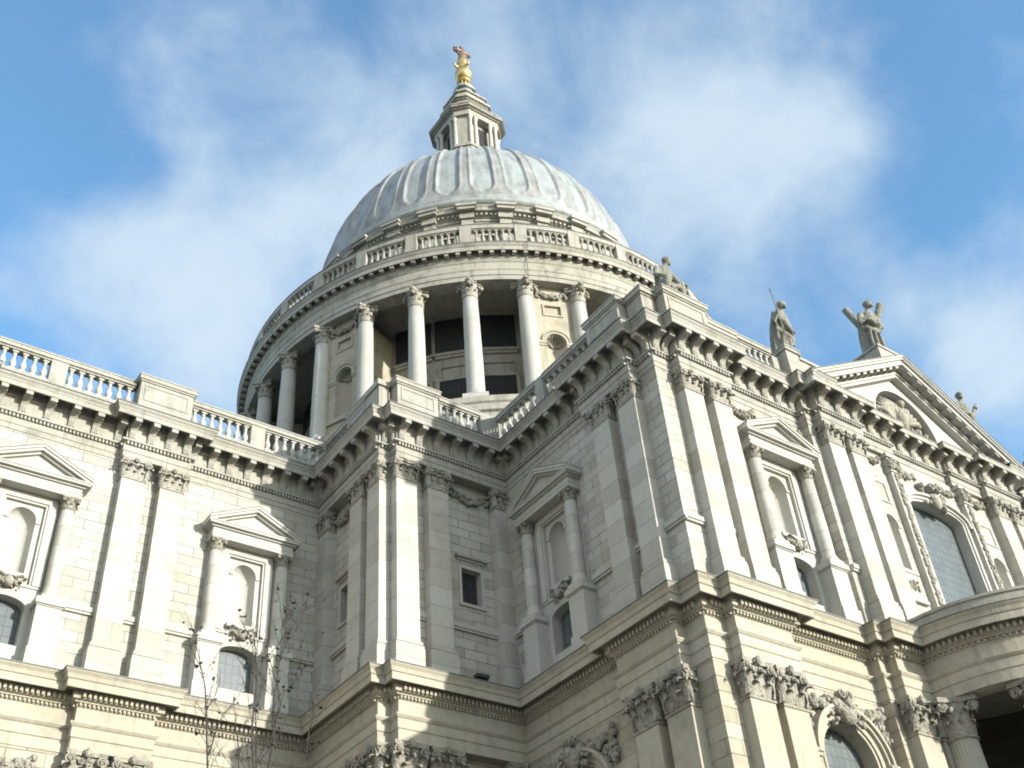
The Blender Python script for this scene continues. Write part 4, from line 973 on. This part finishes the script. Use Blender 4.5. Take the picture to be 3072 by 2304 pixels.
# gilded finial
m = MB(); m.sm = True; m.lathe([(1.0, 90.95), (.95, 91.15), (.7, 91.25), (.62, 91.4)], 20); m.lathe([(.66, 92.3), (.7, 92.4), (.62, 92.55), (.3, 92.6)], 20)
fin = obj('finial', m, M_GOLD, C, (DX, DY, 0))
c = MB(); c.sm = True; c.lathe([(.06, 91.35), (.14, 91.45), (.17, 91.65), (.09, 92.0), (.11, 92.35)], 8)
f0 = None
for i in range(10):
    t = 2 * pi * i / 10
    if f0 is None: f0 = obj('finial_baluster', c, M_GOLD, fin, (.55 * cos(t), .55 * sin(t), 0))
    else: dup(f0, (.55 * cos(t), .55 * sin(t), 0))
c = MB(); c.sm = True; c.ball((0, 0, 93.6), (.84, .84, .84), 32, 20); obj('ball', c, M_GOLD, fin)
c = MB(); c.sm = True; c.lathe([(.55, 94.35), (.62, 94.6), (.48, 94.9), (.6, 95.3), (.5, 95.9), (.36, 96.3), (.42, 96.5), (.2, 96.6)], 18)
for t in (0, pi / 2, pi, 3 * pi / 2): c.tube([(cos(t) * .4, sin(t) * .4, 94.5), (cos(t) * .9, sin(t) * .9, 94.55), (cos(t) * 1.0, sin(t) * 1.0, 94.85), (cos(t) * .8, sin(t) * .8, 94.95)], [.16, .14, .1, .06], 8)
obj('scroll_stem', c, M_GOLD, fin)
c = MB(); c.tube([(0, 0, 96.2), (0, 0, 96.9), (0, 0, 98.0)], [.42, .34, .26], 10); c.tube([(-.72, 0, 97.45), (-.6, 0, 97.45), (0, 0, 97.45), (.6, 0, 97.45), (.72, 0, 97.45)], [.3, .26, .24, .26, .3], 10)
for x, z in ((-.72, 97.45), (.72, 97.45), (0, 98.0)):
    for a_ in range(3): c.ball((x + (.2 * cos(a_ * 2.1)), .0, z + .2 * sin(a_ * 2.1)), .17, 8, 6)
for s in (-1, 1): c.tube([(0, 0, 96.8), (s * .4, 0, 96.95), (s * .5, 0, 97.3)], [.16, .14, .1], 8)
obj('cross', c, M_BRONZE, fin)

# ================================================================== STATUES
def capsule(m, p0, p1, r0, r1, n=10):
    p0, p1 = Vector(p0), Vector(p1); k = 5
    m.ball(p0, r0, 10, 7); m.ball(p1, r1, 10, 7); m.tube([p0 + (p1 - p0) * i / k for i in range(k + 1)], [r0 + (r1 - r0) * i / k for i in range(k + 1)], n)
def remesh(o, vox=.045):
    r = o.modifiers.new('fuse', 'REMESH'); r.mode = 'VOXEL'; r.voxel_size = vox; r.use_smooth_shade = True
    s_ = o.modifiers.new('soften', 'SMOOTH'); s_.factor = .5; s_.iterations = 2
def head(m, c, r, face=(0, -1, 0), beard=True):
    """head of radius r: skull, brow, nose, chin, hair"""
    c = Vector(c); f = Vector(face).normalized(); s = Vector((-f.y, f.x, 0)).normalized(); u = s.cross(f) * -1
    if u.z < 0: u = -u
    m.ball(c, (r * .82, r * .9, r * 1.08), 14, 10)
    m.ball(c + f * r * .3 - u * r * .55, r * .52, 10, 7)
    m.tube([c + f * r * .8 + u * r * .25, c + f * r * 1.08 - u * r * .18], [r * .1, r * .16], 6)
    for q in (-1, 1): m.ball(c + f * r * .72 + s * q * r * .34 + u * r * .3, r * .2, 7, 5); m.ball(c + s * q * r * .82 - u * r * .05, (r * .12, r * .14, r * .24), 7, 5)
    rs = random.Random(int(r * 1000))
    for k in range(26):
        t = rs.uniform(.3, pi * 2 - .3); h = rs.uniform(-.2, 1); d = (f * -abs(cos(t * .5)) * .9 + s * sin(t) * .8 + u * h).normalized(); m.ball(c + d * r * .86, r * rs.uniform(.2, .28), 6, 5)
    if beard:
        for k in range(10): m.ball(c + f * r * rs.uniform(.5, .85) - u * r * rs.uniform(.6, 1.15) + s * r * rs.uniform(-.4, .4), r * .22, 6, 5)
def hand(m, p, d, r=.09):
    p = Vector(p); d = Vector(d).normalized(); s = d.orthogonal().normalized(); m.ball(p, (r, r, r * 1.1), 8, 6)
    for k in range(4): q = p + s * r * (k - 1.5) * .5; m.tube([q, q + d * r * 1.2, q + d * r * (1.9 - .15 * abs(k - 1.5)) + Vector((0, -.3 * r, -.2 * r))], [r * .28, r * .26, r * .2], 6)
    m.tube([p - s * r * .8, p - s * r * 1.3 + d * r * .9], [r * .3, r * .22], 6)
def robe(m, spine, rads, nf=11, amp=.09, seed=1, n=72):
    """draped body: elliptical sections along a spine with running folds"""
    rs = random.Random(seed); ph = [rs.uniform(0, 6.28) for _ in range(4)]; rows = []
    k = 30
    def lerp(a, t):
        x = t * (len(a) - 1); i = min(int(x), len(a) - 2); f = x - i; f = f * f * (3 - 2 * f); return [p + (q - p) * f for p, q in zip(a[i], a[i + 1])]
    for j in range(k + 1):
        t = j / k; c = lerp(spine, t); r = lerp(rads, t); row = []
        for i in range(n):
            a = 2 * pi * i / n; w_ = (1 - t) ** .6
            fo = 1 + amp * w_ * (sin(nf * a + ph[0] + 2.2 * t) + .6 * sin((nf - 4) * a + ph[1] - 3 * t)) + .04 * sin(5 * a + 9 * t + ph[2])
            row.append(m.vert((c[0] + r[0] * fo * cos(a), c[1] + r[1] * fo * sin(a), c[2])))
        rows.append(row)
    for a, b in zip(rows, rows[1:]):
        for i in range(n): m.face((a[i], a[(i + 1) % n], b[(i + 1) % n], b[i]))
    m.face(rows[0][::-1]); m.face(rows[-1])
def sash(m, pts, r):
    m.tube(pts, [r * .6] + [r] * (len(pts) - 2) + [r * .6], 8)
# standing figure with a long staff, left shoulder of the pediment
t = thing('statue', 'weathered stone robed statue holding a long thin staff, on pedestal left of the pediment', 'statue', (-7.9, -31.95, 32.16), .1, 'rooftop statues')
m = MB()
robe(m, [(0, 0, 0), (0, 0, .5), (-.02, -.05, 1.1), (.02, -.16, 1.65), (.05, -.3, 2.15), (.06, -.4, 2.42)], [(.52, .42, 0), (.46, .38, 0), (.42, .34, 0), (.44, .32, 0), (.46, .28, 0), (.14, .14, 0)], 10, .17, 4)
capsule(m, (.06, -.42, 2.3), (.07, -.48, 2.55), .12, .11); head(m, (.08, -.52, 2.74), .215, (.35, -1, .05))
capsule(m, (-.36, -.32, 2.12), (-.58, -.3, 1.62), .15, .12); capsule(m, (-.58, -.3, 1.62), (-.5, -.55, 2.0), .115, .08); hand(m, (-.5, -.58, 2.05), (0, -.2, 1))
capsule(m, (.42, -.32, 2.1), (.72, -.2, 1.6), .17, .15); capsule(m, (.72, -.2, 1.6), (.5, -.5, 1.35), .14, .09); hand(m, (.46, -.55, 1.32), (-1, -.3, 0))
sash(m, [(-.48, -.32, 2.0), (-.2, -.56, 1.6), (.15, -.55, 1.35), (.45, -.4, 1.3), (.62, -.1, 1.1)], .13); sash(m, [(-.42, -.2, 1.3), (-.1, -.45, 1.0), (.25, -.45, .95), (.5, -.15, 1.2)], .11)
robe(m, [(.52, -.05, .75), (.6, -.08, 1.2), (.66, -.15, 1.75), (.55, -.25, 2.1)], [(.16, .3, 0), (.2, .3, 0), (.2, .25, 0), (.14, .18, 0)], 7, .1, 8)
sash(m, [(-.35, -.3, .1), (-.32, -.36, .6), (-.2, -.4, 1.0)], .09); sash(m, [(.1, -.42, .1), (.14, -.4, .6), (.2, -.42, 1.0)], .09)
m.box(-.55, .55, -.5, .4, -.04, .1)
b = obj('figure', m, M_STAT, t); remesh(b)
m = MB(); m.tube([(-.62, -.68, .2), (-.54, -.62, 2.0), (-.5, -.54, 3.3)], [.04, .035, .02], 8); m.ball((-.5, -.54, 3.3), (.045, .045, .12), 6, 5); obj('staff', m, M_STAT, t)
# figure before a diagonal cross, on the apex
t = thing('statue', 'stone statue with two raised beam ends behind its shoulders, on the apex of the pediment', 'statue', (XC + .05, -32.3, 34.82), -.25, 'rooftop statues')
m = MB()
robe(m, [(0, 0, 0), (0, 0, .5), (0, -.04, 1.1), (.0, -.18, 1.75), (.02, -.38, 2.3), (.02, -.46, 2.55)], [(.56, .46, 0), (.5, .42, 0), (.46, .38, 0), (.46, .35, 0), (.48, .3, 0), (.15, .15, 0)], 11, .17, 6)
capsule(m, (.0, -.48, 2.45), (.02, -.55, 2.7), .13, .12); head(m, (.03, -.62, 2.88), .23, (.5, -.9, .25))
for s in (-1, 1): capsule(m, (s * .42, -.38, 2.28), (s * .62, -.4, 1.75), .16, .13); capsule(m, (s * .62, -.4, 1.75), (s * .3, -.68, 1.95 if s < 0 else 1.6), .13, .085); hand(m, (s * .24, -.72, 2.0 if s < 0 else 1.6), (-s, -.2, .3))
sash(m, [(-.45, -.4, 2.1), (-.1, -.66, 1.75), (.25, -.58, 1.5), (.5, -.35, 1.45)], .13); sash(m, [(.5, -.35, 1.5), (.1, -.5, 1.3), (-.3, -.48, 1.4), (-.5, -.2, 1.6)], .12)
for x in (-.3, .02, .32): sash(m, [(x, -.46, .08), (x * 1.0, -.44, .7), (x * .8, -.5, 1.3)], .085)
m.box(-.6, .6, -.5, .45, -.04, .1)
b = obj('figure', m, M_STAT, t); remesh(b)
m = MB()
for s in (-1, 1):
    p0, p1 = Vector((-s * .4, .32, .15)), Vector((s * (.9 if s > 0 else .74), .1, 3.2 if s > 0 else 3.4)); m.tube([p0, p0 + (p1 - p0) * .5, p1], [.17, .17, .185], 10)
    rs = random.Random(50 + s)
    for k in range(9): q = p0 + (p1 - p0) * rs.uniform(.2, .98); m.ball(q + Vector((rs.uniform(-.1, .1), -.1, rs.uniform(-.1, .1))), .1, 6, 5)
b = obj('diagonal_cross', m, M_STAT, t, (.12, -.1, 0), R_(-38)); remesh(b)
# figure half hidden behind the right slope
t = thing('statue', 'stone statue half hidden behind the right slope of the pediment with one arm raised', 'statue', (mx(-8.0) - .45, -32.0, 32.2), 0, 'rooftop statues')
m = MB()
robe(m, [(0, 0, 0), (0, 0, .5), (0, -.04, 1.1), (-.0, -.14, 1.65), (-.02, -.28, 2.15), (-.03, -.34, 2.4)], [(.54, .44, 0), (.48, .4, 0), (.44, .36, 0), (.46, .33, 0), (.5, .3, 0), (.15, .15, 0)], 10, .17, 9)
capsule(m, (-.03, -.36, 2.3), (-.04, -.4, 2.52), .12, .11); head(m, (-.05, -.46, 2.72), .215, (-.4, -.9, .0))
capsule(m, (-.42, -.28, 2.1), (-.6, -.36, 1.6), .16, .12); capsule(m, (-.6, -.36, 1.6), (-.2, -.58, 1.5), .12, .085); hand(m, (-.14, -.6, 1.5), (1, -.2, 0))
capsule(m, (.42, -.28, 2.1), (.82, -.3, 1.85), .17, .14); capsule(m, (.82, -.3, 1.85), (1.0, -.42, 2.35), .13, .09); hand(m, (1.02, -.44, 2.42), (.3, -.1, 1))
sash(m, [(-.45, -.3, 2.0), (-.1, -.55, 1.6), (.25, -.5, 1.35), (.5, -.3, 1.3)], .13); m.box(-.55, .55, -.5, .4, -.04, .1)
b = obj('figure', m, M_STAT, t); remesh(b)
m = MB(); m.tube([(.98, -.5, 2.3), (1.3, -.45, 2.72), (1.42, -.42, 2.85)], [.09, .07, .03], 7); obj('scroll', m, M_STAT, t)
# seated figures on the corner dies
def seated(name, label, loc, flip):
    t = thing(name, label, 'statue', loc, 0, 'rooftop statues'); f = -1 if flip else 1
    m = MB(); q = lambda x, y, z: (x * f, y, z)
    m.box(-.75, 1.15, -.5, .5, -.05, .12); m.ball(q(.05, .12, .45), (.62, .5, .5), 12, 8)
    robe(m, [q(.0, .1, .6), q(-.05, .0, 1.1), q(-.08, -.12, 1.6), q(-.06, -.2, 1.95), q(-.03, -.24, 2.1)], [(.46, .38, 0), (.4, .32, 0), (.46, .3, 0), (.42, .25, 0), (.13, .13, 0)], 8, .08, 12)
    capsule(m, q(-.02, -.26, 2.05), q(.04, -.32, 2.25), .12, .11); head(m, q(.1, -.36, 2.46), .23, (.75 * f, -.7, -.05))
    capsule(m, q(-.2, .0, .72), q(-.42, -.62, .85), .27, .2); capsule(m, q(-.42, -.62, .85), q(-.45, -.55, .1), .2, .13); m.ball(q(-.46, -.7, .08), (.13, .24, .1), 8, 6)
    capsule(m, q(.2, .0, .7), q(.5, -.55, .95), .27, .2); capsule(m, q(.5, -.55, .95), q(.62, -.5, .1), .2, .13); m.ball(q(.64, -.66, .08), (.13, .24, .1), 8, 6)
    sash(m, [q(-.5, -.6, .9), q(-.1, -.5, .62), q(.3, -.55, .7), q(.6, -.5, .9)], .14); sash(m, [q(.6, -.5, .9), q(.85, -.3, .5), q(.95, -.2, .1)], .17); sash(m, [q(-.1, -.55, .6), q(0, -.6, .3), q(.1, -.55, .05)], .13)
    capsule(m, q(-.44, -.16, 1.85), q(-.68, -.22, 1.3), .16, .13); capsule(m, q(-.68, -.22, 1.3), q(-.5, -.6, 1.0), .125, .09); hand(m, q(-.47, -.66, .98), (.3 * f, -1, -.2))
    capsule(m, q(.36, -.2, 1.85), q(.68, -.3, 1.4), .16, .13); capsule(m, q(.68, -.3, 1.4), q(.95, -.45, 1.25), .125, .09); hand(m, q(1.0, -.48, 1.24), (1 * f, -.2, 0))
    b = obj('figure', m, M_STAT, t); remesh(b)
    # winged child beside the knee
    m = MB(); capsule(m, q(.85, -.05, .15), q(.88, -.1, .85), .24, .2); capsule(m, q(.88, -.1, .85), q(.9, -.14, 1.15), .18, .09); head(m, q(.93, -.2, 1.36), .17, (-.3 * f, -.9, .1), False)
    capsule(m, q(.98, .05, .9), q(1.22, .1, .35), .17, .1); capsule(m, q(.72, -.15, .95), q(.62, -.45, .8), .09, .06); capsule(m, q(1.05, -.15, .95), q(1.12, -.4, 1.25), .09, .06)
    capsule(m, q(.95, -.1, .3), q(1.35, .0, .05), .2, .12)
    b = obj('child_figure', m, M_STAT, t); remesh(b, .04); t.scale = (.87,) * 3
seated('seated_statue', 'stone statue seated with a small child figure, on the parapet corner nearest the dome', (-14.6, -31.95, 32.1), False)
seated('seated_statue', 'seated stone statue at the far right end of the transept parapet, cut by the frame', (10.75, -32.0, 32.1), True)

# ================================================================== SAPLINGS AND FLOODLIGHT
STEMS = {'s1': [(-32.25, 9.93), (-32.41, 11.11), (-32.48, 11.59), (-32.58, 11.93), (-32.75, 12.22)], 's1b': [(-32.26, 10.26), (-32.12, 10.89), (-32.04, 11.18)], 's2': [(-31.65, 10.02), (-31.75, 10.75), (-31.81, 10.88)],
 's3': [(-31.32, 10.08), (-31.43, 10.94), (-31.4, 11.73), (-31.44, 12.39), (-31.54, 12.9)], 's4': [(-31.1, 10.11), (-31.21, 11.34), (-31.24, 12.13), (-31.24, 12.74)],
 's5': [(-30.82, 10.15), (-30.69, 11.07), (-30.76, 11.42), (-30.77, 11.93), (-30.7, 12.55), (-30.68, 13.18), (-30.68, 13.75), (-30.77, 14.05)], 's5b': [(-30.72, 11.28), (-30.53, 12.13), (-30.29, 12.33), (-30.11, 12.6), (-29.97, 13.11)],
 's6': [(-30.27, 10.24), (-30.22, 10.94), (-30.17, 11.31), (-30.07, 11.4)], 's5c': [(-30.68, 13.18), (-30.52, 13.62), (-30.42, 13.97)], 's5d': [(-30.77, 11.93), (-30.96, 12.42), (-31.1, 12.77)]}
def sapling(label, keys, base, seed, nleaf):
    rs = random.Random(seed); t = thing('sapling_tree', label, 'tree', (base[0], base[1], 0), 0, 'bare saplings in front of the nave')
    B = MB(); B.sm = True; tips = []
    def P(x, z, y=-33.): return (x - base[0], y - base[1], z)
    def twig(p, d, l, r, lev):
        pts = [Vector(p)]; d = Vector(d).normalized()
        for k in range(4): d = (d + Vector((rs.uniform(-.22, .22), rs.uniform(-.22, .22), rs.uniform(-.02, .22)))).normalized(); pts.append(pts[-1] + d * l / 4)
        B.tube(pts, [r, r * .85, r * .7, r * .5, r * .3], 4); tips.extend(pts[1:])
        if lev > 0:
            for k in range(rs.randint(2, 3)): q = pts[rs.randint(1, 3)]; twig(q, d + Vector((rs.uniform(-1, 1), rs.uniform(-1, 1), rs.uniform(0, .5))) * .8, l * rs.uniform(.45, .75), r * .55, lev - 1)
    B.tube([P(base[0], -.1, base[1]), P(base[0] + .03, 1.5, base[1]), P(base[0] - .02, 3.2, base[1])], [.11, .09, .075], 8)
    for kx in keys:
        s_ = STEMS[kx]; yo = rs.uniform(-.5, .5); main = len(s_) > 3 or kx in ('s2', 's6')
        pts = []
        if kx[-1] not in 'bcd':
            a = Vector((base[0], base[1], 3.0)); b = Vector((s_[0][0], -33 + yo, s_[0][1]))
            for k in range(7): u = k / 7; q = a.lerp(b, u) + Vector((rs.uniform(-.1, .1), rs.uniform(-.1, .1), 0)) * (1 if 0 < k else 0); pts.append(tuple(q - Vector((base[0], base[1], 0))))
        n0 = len(pts); pts += [P(x, z, -33 + yo) for x, z in s_]; n = len(pts)
        r0 = .020 if kx in ('s5', 's3', 's1') else .013; rr = [.045 + (r0 - .045) * k / max(1, n0) if k < n0 else r0 * (1 - .8 * (k - n0) / (n - n0)) for k in range(n)]
        B.tube(pts, rr, 6)
        for k in range(max(1, n0), n):
            for _ in range(3): q = Vector(pts[k]).lerp(Vector(pts[k - 1]), rs.random()); twig(q, (rs.uniform(-1, 1), rs.uniform(-1, 1), rs.uniform(.5, 1.3)), rs.uniform(.5, 1.1), .0075, 1)
    obj('trunk', B, M_BARK, t)
    F = MB()
    for _ in range(nleaf):
        p = rs.choice(tips) + Vector((0, 0, -.04)); a = rs.uniform(0, 6.28); r = rs.uniform(.032, .055); u = Vector((cos(a), sin(a), rs.uniform(-.6, .2))).normalized() * r; v = u.cross(Vector((rs.uniform(-1, 1), rs.uniform(-1, 1), .6))).normalized() * r * .75
        F.poly([p, p + u * .6 + v, p + u * 1.7 + v * .6, p + u * 2.1, p + u * 1.6 - v * .7, p + u * .5 - v * .9])
    obj('leaves', F, M_LEAF, t, fix=False)
sapling('thin bare sapling with a few dry leaves at the lower left, the shorter of two', ['s1', 's1b', 's2'], (-31.9, -33.2), 3, 60)
sapling('taller bare multi-stemmed sapling with dark dry leaves in front of the inner corner', ['s3', 's4', 's5', 's5b', 's5c', 's5d', 's6'], (-30.8, -33.2), 8, 160)

t = thing('floodlight', 'small flat floodlight on the ledge below the square tower window', 'floodlight', (-18.35, -22.95, 18.95))
m = MB(); m.box(-.26, .26, -.16, .12, .10, .22); m.mi = 0; obj('lamp_housing', m, M_LAMP, t)
m = MB(); m.box(-.28, -.26, -.03, .03, 0, .17); m.box(.26, .28, -.03, .03, 0, .17); m.box(-.28, .28, -.03, .03, 0, .02); obj('bracket', m, M_LAMP, t)
